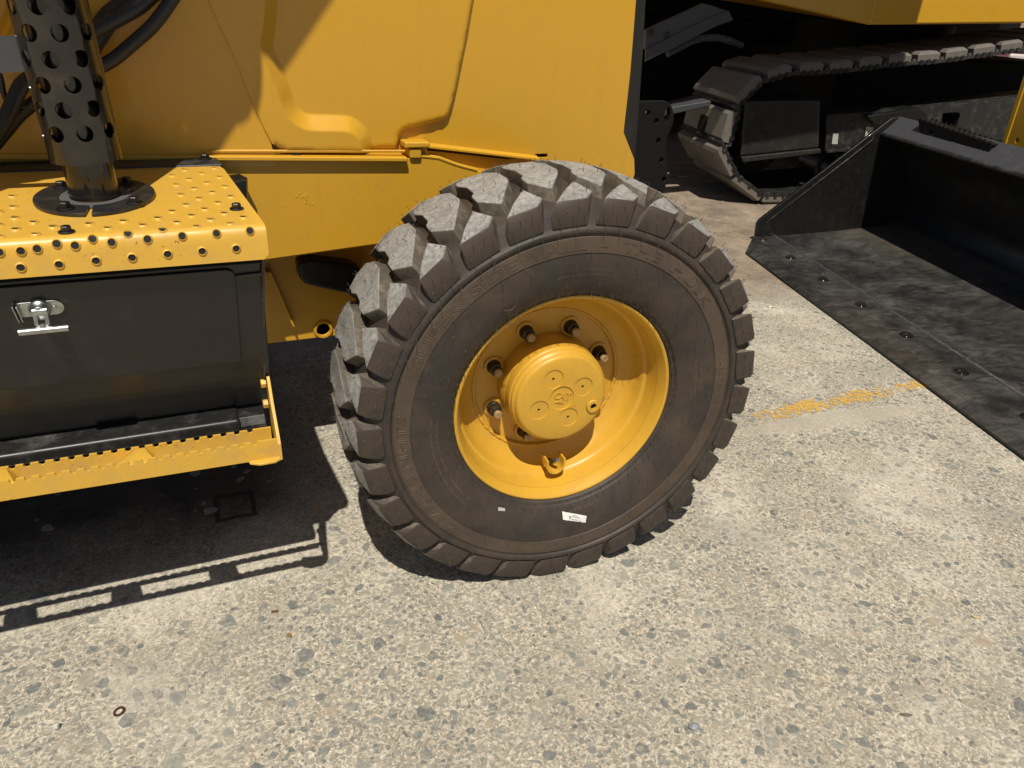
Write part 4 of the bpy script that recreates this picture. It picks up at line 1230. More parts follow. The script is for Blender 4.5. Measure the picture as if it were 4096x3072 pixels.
def build_centre(mbx):
    top = CEN; bot = grow(CEN, 1.17)
    n = len(top)
    vs, ts = cdt(top)
    mbx.add([lugpt(d, o, crown(o)) for d, o in vs], ts)
    mbx.add([lugpt(d, o, crown(o)) for d, o in top] + [lugpt(d, o, .4535 - .25 * max(0, abs(o) - .06)) for d, o in bot], [(i, (i+1) % n, n+(i+1) % n, n+i) for i in range(n)])
    vb, tb = cdt(bot)
    mbx.add([lugpt(d, o, .4535 - .25 * max(0, abs(o) - .06)) for d, o in vb], [t_[::-1] for t_ in tb])
def shoulder_pts(flip=False):
    p_ = [(-10.9, .099, .4805), (-13.8, .137, .4680), (-11.4, .1525, .4590), (-3.9, .1525, .4590), (-7.2, .128, .4720),
          (-12.0, .1575, .444), (-3.3, .1575, .444), (-12.1, .1590, .425), (-2.6, .1590, .425), (-12.1, .1575, .4085), (-2.2, .1575, .4085),
          (-11.4, .090, .452), (-14.2, .128, .444), (-6.2, .118, .446), (-2.4, .146, .428), (-12.6, .146, .418), (-2.0, .150, .410)]
    if flip: p_ = [(-10.4 - d, -o + .002, r) for d, o, r in p_]
    return [lugpt(*q) for q in p_]
PITCH = 360 / 29
m_c = lug_mesh('tread_lug', build_centre, .0036)
m_n = lug_mesh('tread_lug', lambda m: m.hull(shoulder_pts()), .0042)
m_f = lug_mesh('tread_lug', lambda m: m.hull(shoulder_pts(True)), .0042)
for k in range(29):
    ph = radians(140.2 - PITCH * k)
    for me in (m_c, m_n, m_f):
        o = link('tread_lug', me, WH)
        o.rotation_euler = (0, -ph, 0)

# rim: flange, bead seat, well and disc
rp = [(.098, .2385), (.108, .2440), (.1165, .2515), (.1215, .2540), (.1255, .2530), (.1265, .2500), (.1245, .2465), (.1165, .2425), (.105, .2375), (.094, .2345), (.070, .2310), (.064, .2290), (.0605, .2240), (.0560, .2215), (.040, .2175), (.028, .2110), (.018, .2010), (.0105, .1890), (.0060, .1800), (.0050, .1755), (.0, .1735), (.0, .1180), (-.03, .1175)]
mb = MB(); mb.lathe(rp, wl_, 160)
mb.obj('rim', M['yellow_rim'], WH, smooth=32)
mb = MB(); mb.lathe([(-.10, .236), (-.02, .232), (-.018, .20), (-.09, .15), (-.09, .0)], wl_, 64); mb.obj('rim_back', M['yellow_rim'], WH)
# weld bead between disc and well
mb = MB(); mb.tube([wl_(.0058 + .0012 * sin(k * 2.1), .1778 + .0008 * sin(k * 3.3), 2 * pi * k / 150) for k in range(151)], .0042, 8, caps=False)
mb.obj('rim_weld', M['yellow_rim'], WH)

# hub with its cover
hp = [(-.02, .1180), (.045, .1165), (.050, .1150), (.053, .1160), (.074, .1150), (.0775, .1125), (.079, .1135), (.086, .1120), (.0905, .1070), (.0925, .1080), (.0985, .1060), (.1015, .1030), (.1030, .0990)]
FA = .1030
mb = MB(); mb.lathe(hp, wl_, 128)
plugs = [tuple(q) for q in G['plugs']]; lg = tuple(G['logo']); dr_ = tuple(G['drain'])
LR, PR = .0295, .0232
rim_c = circle(0, 0, .0990, 128)
drc = [q for q in circle(dr_[0], dr_[1], .0170, 24)]
lgc = [(q[0] * .985, q[1]) for q in circle(lg[0], lg[1], LR, 40)]
hh = [circle(q[0], q[1], PR, 32) for q in plugs] + [lgc, drc]
vs, ts = cdt(rim_c, hh)
mb.add([(x, -FA, z) for x, z in vs], ts)
for loop, dpt in [(l_, .0022) for l_ in hh[:4]] + [(lgc, .0030), (drc, .004)]:
    n = len(loop); lp2 = grow(loop, .985)
    mb.add([(x, -FA, z) for x, z in loop] + [(x, -FA + dpt, z) for x, z in lp2], [(i, (i+1) % n, n+(i+1) % n, n+i) for i in range(n)])
vs, ts = cdt(grow(lgc, .985)); mb.add([(x, -FA + .0030, z) for x, z in vs], ts)
mb.obj('hub', M['yellow_hub'], WH, smooth=30)
for q in plugs:
    mb = MB()
    f = lambda a, r, t: (q[0] + r * cos(t), -FA + .0022 - a, q[1] + r * sin(t))
    mb.lathe([(-.002, PR * .985), (.0, PR * .985), (.0, .0031), (-.001, .0030)], f, 32)
    mb.lathe([(-.001, .0030), (-.008, .0029), (-.008, .0)], f, 16, 1)
    mb.obj('hub_plug', [M['yellow_hub'], M['hole_dark']], WH, recalc=False)
mb = MB(); f = lambda a, r, t: (dr_[0] + r * cos(t), -FA - a, dr_[1] + r * sin(t))
mb.lathe([(-.006, .0165), (.003, .0163), (.005, .0150), (.005, .0078), (-.006, .0074)], f, 28)
sq = [(.0066 * cos(pi/4 + k*pi/2 + .3) , .0066 * sin(pi/4 + k*pi/2 + .3)) for k in range(4)]
mb.lathe([(-.001, .0076), (-.004, .0)], f, 16, 1)
mb.obj('drain_plug', [M['yellow_hub'], M['hole_dark']], WH, smooth=30)

# raised lettering on the hub emblem and on the tyre
def text_mesh(s, size, depth=0.0, outline=0.0, space=1.0, shear=0.0):
    cu = bpy.data.curves.new('lettering', 'FONT')
    cu.body = s; cu.size = size; cu.align_x = 'CENTER'; cu.align_y = 'CENTER'; cu.space_character = space; cu.shear = shear
    cu.resolution_u = 3
    if outline:
        cu.fill_mode = 'NONE'; cu.bevel_depth = outline; cu.bevel_resolution = 1
    else:
        cu.extrude = depth; cu.offset = size * .012
    ob = bpy.data.objects.new('lettering', cu); COL.objects.link(ob)
    dg = bpy.context.evaluated_depsgraph_get()
    me = bpy.data.meshes.new_from_object(ob.evaluated_get(dg))
    vs = [v.co.copy() for v in me.vertices]; fs = [tuple(p.vertices) for p in me.polygons]
    bpy.data.objects.remove(ob); bpy.data.curves.remove(cu); bpy.data.meshes.remove(me)
    return vs, fs
def place_flat(mbx, vs, fs, cx, cz, ang, y):
    ca, sa = cos(ang), sin(ang)
    mbx.add([(cx + ca * v.x - sa * v.y, y - v.z, cz + sa * v.x + ca * v.y) for v in vs], fs)
mb = MB()
vs, fs = text_mesh('CAT', .0215, .0011, shear=.18, space=.92)
vs = [Vector((v.x * .98, v.y * 1.15 + .0040, v.z)) for v in vs]
place_flat(mb, vs, fs, lg[0], lg[1], radians(-12), -FA + .0018)
tri = [(-.0145, -.0105), (.0135, -.0105), (.0015, .0015)]
ca, sa = cos(radians(-12)), sin(radians(-12))
mb.prism([(lg[0] + ca * x - sa * y, lg[1] + sa * x + ca * y) for x, y in [(-.0120, -.0125), (.0085, -.0125), (.0005, -.0035)]], lambda x, z: (x, -FA + .0004, z), lambda x, z: (x, -FA + .003, z))
mb.obj('hub_emblem', M['yellow_hub'], WH, smooth=0)
mb = MB(); vs, fs = text_mesh('LFL', .013, .0007, shear=.2)
lt = G['liltext']; place_flat(mb, vs, fs, lt[0] + .006, lt[1] + .004, radians(-14), -FA - .0002)
mb.obj('hub_letters', M['yellow_hub'], WH, smooth=0)

def sidewall_o(r):
    for (a, ra), (b, rb_) in zip(half[8:22], half[9:23]):
        if ra <= r <= rb_: return a + (b - a) * (r - ra) / (rb_ - ra)
    return .155
def ring_text(s, size, rm, th0, th1, outline):
    """letters bent along the sidewall from angle th0 to th1 (degrees, reading clockwise)"""
    vs, fs = text_mesh(s, size, outline=outline)
    w0 = min(v.x for v in vs); w1 = max(v.x for v in vs); h0 = min(v.y for v in vs); h1 = max(v.y for v in vs)
    mb = MB(); out = []
    for v in vs:
        t = radians(th0 + (th1 - th0) * (v.x - w0) / (w1 - w0)); r = rm + (v.y - (h0 + h1) / 2)
        out.append((r * cos(t), -(sidewall_o(r) + v.z + .0002), r * sin(t)))
    mb.add(out, fs)
    if size < .012:
        return tag(mb.obj('fine_lettering', M['rubber_text'], WH, smooth=40, recalc=False), kind='stuff')
    # one object per letter: faces whose flat outlines overlap along the line belong together
    par = list(range(len(vs)))
    def find(i):
        while par[i] != i: par[i] = par[par[i]]; i = par[i]
        return i
    for f in fs:
        for j in f[1:]: par[find(j)] = find(f[0])
    span = {}
    for i, v in enumerate(vs):
        k = find(i); a = span.get(k, (9, -9)); span[k] = (min(a[0], v.x), max(a[1], v.x))
    groups = []
    for k, (a, c) in sorted(span.items(), key=lambda q: q[1]):
        if groups and a < groups[-1][1] - size * .02: groups[-1][0].add(k); groups[-1][1] = max(groups[-1][1], c)
        else: groups.append([{k}, c])
    for ks, c in groups:
        idx = [i for i in range(len(vs)) if find(i) in ks]; re_ = {i: n_ for n_, i in enumerate(idx)}
        MB().add([out[i] for i in idx], [tuple(re_[i] for i in f) for f in fs if f[0] in re_]).obj('letter', M['rubber_text'], WH, smooth=40, recalc=False)
ring_text('SUPER  SIDEWALL  -  THE  HULK', .0285, .3700, 157.2, 36.3, .00085)
ring_text('12.5/80-18 NHTS', .0265, .3715, -130.5 + 360, 174.0, .00085)
ring_text('10 PLY RATING', .0155, .3700, 14.5, -9, .0006)
for s, sz_, rm, a0, a1 in (('SAFETY WARNING  SERIOUS INJURY MAY RESULT FROM TYRE FAILURE', .006, .310, 222, 176), ('DUE TO UNDERINFLATION OR OVERLOADING FOLLOW OWNERS MANUAL', .006, .297, 222, 178), ('MADE IN ACCORDANCE WITH', .007, .318, 100, 78), ('MAX LOAD SINGLE', .007, .308, 101, 80), ('TUBELESS', .007, .318, 16, 2), ('NYLON CORD', .006, .307, 17, 0), ('1123/831', .010, .283, -70, -84)):
    ring_text(s, sz_, rm, a0, a1, .00032)
# lens mark on the upper sidewall
mb = MB()
f = lambda r0, t0: (lambda a, r, t: (r0 * cos(t0) + r * cos(t), -(sidewall_o(r0) + a), r0 * sin(t0) + r * sin(t)))
mb.lathe([(0, .0165), (.0010, .0160), (.0010, .0152), (0, .0147)], f(.302, radians(121)), 28)
mb.obj('sidewall_mark', M['rubber_text'], WH)
# small raised marks round the bead
mb = MB()
for k in range(44):
    t = 2 * pi * (k + .2) / 44
    mb.tube([wl_(.1300, .2590, t), wl_(.1372, .2672, t + .012)], .0006, 5, caps=False)
mb.obj('bead_rib', M['rubber'], WH)

# studs: washer, nut, stud end
def stud_builder():
    mb = MB()
    f = lambda a, r, t: (r * cos(t), -a, r * sin(t))
    mb.lathe([(.0, .0235), (.004, .0230), (.0045, .0170)], f, 24, 1)
    mb.lathe([(.004, .0170), (.010, .0160), (.011, .0150)], f, 24, 0)
    n = 6
    for (a0, r0), (a1, r1) in (((.010, .0155), (.024, .0150)), ((.024, .0150), (.026, .0110))):
        v = [f(a0, r0, 2*pi*k/n) for k in range(n)] + [f(a1, r1, 2*pi*k/n) for k in range(n)]
        mb.add(v, [(k, (k+1) % n, n+(k+1) % n, n+k) for k in range(n)], 0)
    mb.lathe([(.024, .0098), (.030, .0094), (.031, .0098), (.033, .0094), (.034, .0098), (.035, .0097)], f, 20, 0)
    mb.lathe([(.0345, .0097), (.0405, .0093), (.042, .0075), (.042, .0)], f, 20, 2)
    return mb.mesh('wheel_stud', [M['bolt_dark_rust'], M['yellow_rim'], M['stud_tan']], smooth=30)
n = N('oily_dark_nut'); co = n.co(); M['bolt_dark_rust'] = n.set(n.mix(n.ramp(n.noise(co, 120, 5, .7), [(.4, 0.0), (.7, 1.0)]), (.022, .018, .014), (.085, .055, .028)), .45, .3)
n = N('bare_stud_end'); co = n.co(); M['stud_tan'] = n.set(n.mix(n.ramp(n.noise(co, 160, 5, .7), [(.35, 0.0), (.7, 1.0)]), (.42, .29, .14), (.24, .16, .075)), .5, .1)
sm = stud_builder()
for k in range(8):
    a = radians(24.6 + 45 * k)
    o = link('wheel_stud', sm, WH)
    o.location = (.139 * cos(a), -.001, .139 * sin(a)); o.rotation_euler = (0, .4 * k, 0)

# valve stem and its guard
vx, vz = G['valve']
mb = MB()
cv = Vector((vx, -.075, vz))
arc_ = [radians(178 + 184 * k / 16) for k in range(17)]
ins = [(cv.x + .0185 * cos(t), cv.z + .0205 * sin(t)) for t in arc_]; outs = [(cv.x + .0230 * cos(t), cv.z + .0250 * sin(t)) for t in arc_]
poly = [(outs[0][0] - .001, outs[0][1] + .014)] + outs + [(outs[-1][0] + .001, outs[-1][1] + .014), (ins[-1][0] + .0005, ins[-1][1] + .014)] + ins[::-1] + [(ins[0][0] - .0005, ins[0][1] + .014)]
mb.prism(poly, lambda x, z: (x, -.088, z), lambda x, z: (x, -.050, z))
mb.obj('valve_guard', M['yellow_rim'], WH, bevel=.0012)
mb = MB(); mb.tube([(vx - .001, -.045, vz - .012), (vx - .001, -.062, vz - .006), (vx, -.076, vz + .004)], [.0060, .0052, .0048], 12, 0)
mb.tube([(vx, -.074, vz + .003), (vx + .002, -.088, vz + .015)], [.0046, .0042], 12, 1)
mb.obj('valve_stem', [M['hose'], M['zinc']], WH)

# paper labels on the sidewall
def sticker(quad, lines_):
    c_ = [(q[0], q[1]) for q in quad]
    def at(u, v, lift):
        x = (c_[0][0]*(1-u) + c_[1][0]*u)*(1-v) + (c_[3][0]*(1-u) + c_[2][0]*u)*v
        z = (c_[0][1]*(1-u) + c_[1][1]*u)*(1-v) + (c_[3][1]*(1-u) + c_[2][1]*u)*v
        return (x, -(sidewall_o(hypot(x, z)) + lift), z)
    mb = MB(); nu, nv = 14, 5
    mb.add([at(i / nu, j / nv, .0009 + (.0012 if i == 2 and j in (0, 5) else 0)) for j in range(nv + 1) for i in range(nu + 1)], [(j*(nu+1)+i, j*(nu+1)+i+1, (j+1)*(nu+1)+i+1, (j+1)*(nu+1)+i) for j in range(nv) for i in range(nu)])
    o = mb.obj('sticker', M['paper'] if lines_ else M['tagpaper'], WH, recalc=False)
    return o, at
o, at = sticker(G['sticker'], True)
mb = MB()
for v, a, b in ((.22, .42, .60), (.40, .30, .72), (.56, .30, .36), (.74, .36, .68)):
    u = a
    while u < b:
        w = random.uniform(.012, .05)
        mb.add([at(u, v, .0014), at(min(u + w, b), v, .0014), at(min(u + w, b), v + .09, .0014), at(u, v + .09, .0014)], [(0, 1, 2, 3)])
        u += w + .012
mb.obj('sticker_print', M['print'], WH, smooth=0, recalc=False)
sticker(G['sticker2'], False)

# moulding whiskers all over the tyre
rw = random.Random(5)
mb = MB()
def whisker(base, nrm, Lw, bend):
    base = Vector(base); nrm = Vector(nrm).normalized()
    side = nrm.orthogonal().normalized(); side.rotate(Matrix.Rotation(rw.uniform(0, 2*pi), 3, nrm))
    if nrm.y < -.6: side = Vector((rw.uniform(-.5, .5), 0, -1))
    p1 = base + nrm * Lw * .6 + side * bend * .2 * Lw; p2 = base + nrm * Lw * .85 + side * bend * Lw
    mb.tube([base - nrm * .001, p1, p2], [.0007, .00062, .0005], 4, caps=False)
for k in range(29):
    ph = 140.2 - PITCH * k
    for d, o in ((-1.5, -.06), (-4, -.085), (-8, -.06), (-10, -.02), (-9.8, .03), (-5.2, .10), (-1.2, .07), (-5.5, 0), (-3.5, .045), (-7.5, .035), (-3, -.03)):
        if rw.random() < .2: continue
        t = radians(ph + d + rw.uniform(-.5, .5)); r = crown(o)
        whisker((r * cos(t), -o, r * sin(t)), (cos(t), -.2 * o / .1, sin(t)), rw.uniform(.006, .011), rw.uniform(.1, .45))
    for d, o in ((-10.5, .107), (-12.6, .13), (-7.6, .125), (-5.5, .148)):
        t = radians(ph + d + rw.uniform(-.4, .4)); r = crown(o)
        whisker((r * cos(t), -o, r * sin(t)), (cos(t), -.5, sin(t)), rw.uniform(.006, .012), rw.uniform(.2, .8))
        t = radians(ph - 10.4 - d); whisker((r * cos(t), o, r * sin(t)), (cos(t), .5, sin(t)), rw.uniform(.006, .012), .4)
    for d, r, o in ((-9.5, .446, .1575), (-6.5, .446, .1575), (-11, .428, .159), (-7.5, .428, .159), (-4, .428, .159), (-9, .413, .158), (-4.5, .413, .158)):
        t = radians(ph + d + rw.uniform(-.3, .3))
        whisker((r * cos(t), -o, r * sin(t)), (0, -1, 0), rw.uniform(.006, .011), rw.uniform(.3, 1.0))
for cnt, r, o in ((58, .397, .1605), (36, .355, .157), (30, .335, .156), (32, .312, .1535), (30, .294, .149), (72, .2672, .137), (60, .259, .1295)):
    for k in range(cnt):
        t = 2 * pi * (k + rw.uniform(-.2, .2)) / cnt
        whisker((r * cos(t), -o, r * sin(t)), (0, -1, 0), rw.uniform(.006, .012), rw.uniform(.3, 1.1))
tag(mb.obj('rubber_whiskers', M['whisker'], WH, smooth=0, recalc=False), kind='stuff')

# ---------------------------------------------------------------- tracked excavator behind
EXC = empty('excavator', EXO, atan2(EXU.y, EXU.x))
tag(EXC, 'yellow tracked excavator with black rubber-padded crawler track parked behind the bucket', 'excavator')
EY = lambda e: (lambda s, z, h=0: (s, e + h, z))
S_ = {k: Vector((v[0], 0, v[1])) for k, v in G['ex_shoe'].items()}
def track(e0, e1, parent, rail=True):
    tr = empty('track', (0, e0, 0), parent=parent)
    W = e1 - e0
    pads = []
    tops = [S_['t%d' % i] for i in range(1, 10)]
    dstep = (tops[-1] - tops[-2])
    while len(tops) < 16: tops.append(tops[-1] + Vector((.2125, 0, .030 - .006 * (len(tops) - 9))))
    for i, q in enumerate(tops):
        prev = tops[i - 1] if i else Vector((-.185, 0, .868))
        d = (q - prev); d.normalize()
        pads.append((q - d * .165, q))
    pads[0] = (Vector((-.150, 0, .893)), tops[0])
    pads.append((S_['s3a'] + Vector((-.002, 0, -.006)), S_['s3b'] + Vector((.008, 0, .006))))
    pads.append((S_['s2a'], S_['s2b']))
    pads.append((S_['s1a'], S_['s1b']))
    pads.append((Vector((-.035, 0, .012)), Vector((-.262, 0, .150))))
    x = .0
    for i in range(12):
        pads.append((Vector((x + .195, 0, .004 + .085 * max(0, x))), Vector((x + .005, 0, .004 + .085 * max(0, x - .19))))); x += .2145
    cen = Vector((1.2, 0, .52))
    meshes = {}
    for a, b in pads:
        d = (b - a); Lp = d.length; d = d.normalized()
        nrm = Vector((-d.z, 0, d.x))
        key = round(Lp, 2)
        if key not in meshes:
            mb = MB()
            c = .022
            # outer face at z=0 (local), x along the pad, y across
            mb.hull([(c, c, 0), (Lp - c, c, 0), (Lp - c, W - c, 0), (c, W - c, 0), (0, .004, -.018), (Lp, .004, -.018), (Lp, W - .004, -.018), (0, W - .004, -.018), (0, .004, -.058), (Lp, .004, -.058), (Lp, W - .004, -.058), (0, W - .004, -.058)], 0)
            mb.box((-.022, .0, -.078), (Lp + .030, W, -.0585), 1)
            mb.box((-.030, .012, -.070), (-.006, W - .012, -.044), 1)
            for yy in (.012, ):
                for xx in (.02, Lp * .5 - .012, Lp - .045):
                    mb.box((xx, -.006, -.082), (xx + .024, .012, -.050), 1)
            for yy in (W * .40, W * .40 + .07):
                mb.box((-.0225, yy, -.0575), (-.004, yy + .035, -.0560), 2)
            meshes[key] = mb.mesh('track_shoe', [M['pad_rubber'], M['black_dusty'], M['hole_dark']], smooth=30)
        o = link('track_shoe', meshes[key], tr)
        # local z outward; keep outward pointing away from the centre of the loop
        up = nrm if (a + d * Lp / 2 - cen).dot(nrm) > 0 else -nrm
        xa = d; ya = up.cross(xa); org = a
        if ya.y < 0:
            xa = -d; org = b; ya = up.cross(xa)
        o.matrix_local = Matrix(((xa.x, ya.x, up.x, org.x), (xa.y, ya.y, up.y, org.y), (xa.z, ya.z, up.z, org.z), (0, 0, 0, 1)))
    return tr
trk = track(0.0, .70, EXC)
cov = [tuple(q) for q in G['ex_cover']]
mb = MB(); mb.prism(cov, EY(.03), EY(.42)); mb.obj('idler_cover', M['cover_black'], EXC, bevel=.018, seg=3)
mb = MB(); cl = [tuple(q) for q in G['ex_coverlip']]; mb.prism(cl, EY(.012), EY(.42)); mb.obj('cover_lip', M['cover_black'], EXC, bevel=.006)
for i in range(4):
    x = cl[3][0] + .03 + .15 * i; z = cl[3][1] + (cl[2][1] - cl[3][1]) * (x - cl[3][0]) / (cl[2][0] - cl[3][0])
    MB().hexbolt((x, .035, z - .002), (0, 0, -1), .011, .014, 0).obj('bolt', M['bolt_black'], EXC)
fr = [tuple(q) for q in G['ex_frame']]
sl_ = (fr[4][1] - fr[3][1]) / (fr[4][0] - fr[3][0])
fr2 = fr[:4] + [(3.2, fr[3][1] + sl_ * (3.2 - fr[3][0])), (3.2, fr[6][1] + .06 * (3.2 - fr[6][0]))] + fr[6:]
mb = MB(); plate2d(mb, fr2, lambda s, z, h: (s, .05 - h, z), .30, holes=[round_poly([tuple(q) for q in G['ex_hole']], .012, 3)])
mb.obj('track_frame', M['black_dusty'], EXC, bevel=.012, seg=3)
bx = [tuple(q) for q in G['ex_box']]
mb = MB(); mb.prism(bx, EY(.0), EY(.2)); mb.obj('frame_bracket', M['black'], EXC, bevel=.008)
a, b = fr[-1], fr[-2]
mb = MB(); mb.hull([(s, e, z + dz) for (s, z) in (a, (1.9, a[1] + (b[1]-a[1])/(b[0]-a[0]) * (1.9 - a[0]))) for e in (.02, .06) for dz in (-.012, .006)]); mb.obj('frame_edge', M['black_dusty'], EXC, bevel=.003)
for i, l in enumerate(G['ex_labels']):
    mb = MB(); mb.prism([tuple(q) for q in l], EY(.0465), EY(.0485)); lab = mb.obj('tag', M['tagpaper'], EXC)
    if i == 1:
        mb = MB(); cx_ = sum(q[0] for q in l) / 4; cz_ = sum(q[1] for q in l) / 4
        mb.tube([(cx_ + .009 * cos(t), .0462, cz_ + .012 + .014 * sin(t)) for t in [radians(60 + 22 * k) for k in range(10)]] + [(cx_ - .002 + .010 * cos(t), .0462, cz_ - .016 + .014 * sin(t)) for t in [radians(80 - 25 * k) for k in range(10)]], .0014, 5)
        mb.obj('tag_writing', M['ink'], lab)
# rollers and idler in the dark of the track
mb = MB()
for (s, z, r) in ((-.06, .46, .33),):
    mb.lathe([(-.06, .05), (-.06, r * .92), (.0, r), (.12, r), (.12, .05)], lambda a, rr, t: (s + rr * cos(t), .30 + a, z + rr * sin(t)), 40)
mb.obj('idler_wheel', M['black_clean'], EXC)
for s in (.62, 1.02, 1.42, 1.82, 2.22):
    mb = MB(); mb.lathe([(-.2, .03), (-.2, .085), (-.08, .085), (-.07, .105), (.07, .105), (.08, .085), (.2, .085), (.2, .03)], lambda a, rr, t: (s + rr * cos(t), .30 + a, .17 + .085 * s + rr * sin(t)), 24)
    mb.obj('track_roller', M['black'], EXC)
mb = MB(); mb.box((.85, .72, .30), (2.9, 2.2, .98)); mb.obj('carbody', M['black_clean'], EXC, bevel=.03)
mb = MB(); mb.lathe([(.95, .0), (.95, .62), (1.20, .62), (1.20, .0)], lambda a, rr, t: (1.45 + rr * cos(t), 1.3 + rr * sin(t), a), 40); mb.obj('slew_ring', M['black_clean'], EXC)
# slewing upper body with a bevelled underside
b0 = G['ex_body'][0]; b1 = G['ex_body'][1]; bl_ = G['ex_bodyL'][0]
sb = (b1[1] - b0[1]) / (b1[0] - b0[0])
br = (4.0, b0[1] + sb * (4.0 - b0[0]))
A_ = Vector((b0[0], -.02, b0[1])); Bv = Vector((br[0], -.02, br[1])); Cv = Vector((bl_[0], .33, bl_[1]))
Dv = A_ + (Cv - A_) * 2.3
mb = MB()
hgt = 1.15
top = lambda q: Vector((q.x, q.y, q.z * 0 + b0[1] + hgt))
E_ = Vector((Dv.x, 2.6, Dv.z)); F_ = Vector((4.0, 2.6, br[1]))
lo = [A_, Bv, F_, E_, Dv]
mb.add(lo + [top(q) for q in lo], [(4, 3, 2, 1, 0), (5, 6, 7, 8, 9)] + [(i, (i+1) % 5, 5+(i+1) % 5, 5+i) for i in range(5)])
mb.obj('upper_body', M['yellow'], EXC, bevel=.02, seg=3)
mb = MB(); mb.tube([A_ + Vector((.006, .008, .01)), top(A_) + Vector((.006, .008, -.02))], .012, 8); mb.obj('body_seam', M['yellow_cast'], EXC)
# boom added out of view, shaped to throw the shade round the track
mb = MB(); mb.prism([(-.50, 2.25), (.50, 2.42), (.68, 2.70), (.68, 5.4), (-2.4, 5.6), (-2.4, 4.2), (-.62, 3.75)], EY(-1.0), EY(-.72)); mb.obj('track_shade_slab', M['yellow'], EXC, bevel=.03)
for p0, p1, r_ in (((-1.5, -.95, 2.1), (-.5, -.95, 2.75), .075), ((-1.7, -.9, 2.85), (-.5, -.9, 3.35), .09), ((-1.5, -.9, 3.5), (-.45, -.85, 3.7), .05)):  # unseen tubes added to dapple the light on the front pads
    MB().tube([p0, p1], r_, 16).obj('dapple_tube', M['yellow'], EXC)
# sloping guard plate and corrugated hose left of the track
mb = MB()
gr_ = [[tuple(q) for q in l] for l in G['guard_rail']]
mb.prism(gr_[0], EY(.2), EY(.26)); mb.prism(gr_[1], EY(.185), EY(.2)); mb.prism(gr_[2], EY(.186), EY(.2))
grl = mb.obj('guard_plate', M['charcoal'], EXC, bevel=.003)
q0 = gr_[0][5]; q1 = gr_[0][0]
for k in (0, 1):
    q = (q1[0] + .035 + .11 * k, q1[1] * (.88 - .12 * k) + q0[1] * (.12 + .12 * k) + .005)
    MB().hexbolt((q[0], .198, q[1]), (0, -1, 0), .016, .012, .024).obj('bolt', M['bolt_black'], grl)
hp_ = [Vector((q[0], .3 + .02 * i, q[1])) for i, q in enumerate(G['ex_hose'])]
sp = smooth_path(hp_, 16)
mb = MB(); mb.tube(sp, [.020 + (.0035 if (i % 4) < 2 and 30 < i < 92 else 0) + (.004 if 22 < i < 30 or 92 <= i < 100 else 0) for i in range(len(sp))], 12); mb.obj('excavator_hose', M['charcoal'], EXC, smooth=20)
mb = MB(); mb.hull([(-1.15, .3, .45), (-.37, .3, .62), (-.37, .3, .66), (-1.15, .3, .52), (-1.15, .6, .45), (-.37, .6, .66)]); mb.obj('track_step', M['charcoal'], EXC, bevel=.01)

# ---------------------------------------------------------------- bucket on the ground at the right
BK = G['bk']
bkt = empty('loader_bucket', BK['A'][:2] + [0], atan2(BK['h'][1], BK['h'][0]))
tag(bkt, 'black steel loader bucket lying open with a scuffed floor and bolted cutting edge', 'bucket')
WB = 2.45
sd = [tuple(q) for q in G['bk_side']]
cvv = [tuple(q) for q in G['bk_curve']]
inn = [tuple(q) for q in G['bk_in']]
back = [(.79, .72), (.90, .58), (.985, .40), (1.0, .22), (.95, .10), (.86, .055), (.4, .012), (0, .012)]
outl = sd + back
mk = MB()
for w in (-.158, WB):
    mb = MB(); mb.prism(outl, lambda s, z: (s, -w, z), lambda s, z: (s, -(w + .022), z))
    mb.obj('side_plate', M['bucket_black'] if 'bucket_black' in M else M['black'], bkt, bevel=.004)
# inner stiffener along the side plate's front edge
strip = [sd[0], sd[1], sd[2], sd[3]] + inn[::-1]
mb = MB(); mb.prism(strip, lambda s, z: (s, .1585, z), lambda s, z: (s, .140, z))
mb.obj('side_edge_bar', M['black'], bkt, bevel=.003)
wp = [Vector((q[0] + .003, .141, q[1] - .003)) for q in inn]
mb = MB(); mb.tube(smooth_path(wp, 4), .0095, 10); mb.obj('side_weld', M['black_gloss'], bkt)
# floor, curved back, lip
fl = [(0, .022), (.45, .060), (.75, .094), (.845, .108), (.895, .130), (.930, .165), (.950, .209), (.951, .25), (.937, .296), (.900, .39), (.829, .5235), (.72, .625), (.660, .652)]
flp = [(q.x, q.y) for q in smooth_path([(a, b, 0) for a, b in fl], 4)]
def shell(mbx, prof_, w0, w1, th):
    n = len(prof_)
    nr = []
    for i in range(n):
        a, b = prof_[max(i-1, 0)], prof_[min(i+1, n-1)]
        dx, dz = b[0]-a[0], b[1]-a[1]; L_ = hypot(dx, dz); nr.append((dz / L_, -dx / L_))
    lo = [(x + nx * th, z + nz * th) for (x, z), (nx, nz) in zip(prof_, nr)]
    mbx.prism(list(prof_) + lo[::-1], lambda s, z: (s, -w0, z), lambda s, z: (s, -w1, z))
mb = MB()
n = len(flp); ws = [-.157 + (WB + .157) * k / 40 for k in range(41)]
mb.add([(s, -w, z) for w in ws for s, z in flp], [(j*n+i, j*n+i+1, (j+1)*n+i+1, (j+1)*n+i) for j in range(40) for i in range(n-1)])
mb.add([(s + .02, -w, z - .02) for w in (ws[0], ws[-1]) for s, z in flp], [(i, i+1, n+i+1, n+i) for i in range(n-1)])
n = N('scuffed_bucket_steel'); pos = n.co()
c = n.mix(n.ramp(n.noise(pos, 5, 6, .6, .5), [(.40, 0.0), (.62, 1.0)]), (.011, .011, .0115), (.022, .0215, .021))
flat_ = n.n('ShaderNodeNewGeometry'); sepn = n.n('ShaderNodeSeparateXYZ'); n.l(flat_.outputs['Normal'], sepn.inputs[0])
up = n.ramp(sepn.outputs[2], [(.75, 0.0), (.93, 1.0)])
patch = n.ramp(n.noise(pos, 3.2, 7, .72, .8), [(.40, .10), (.60, 1.0)])
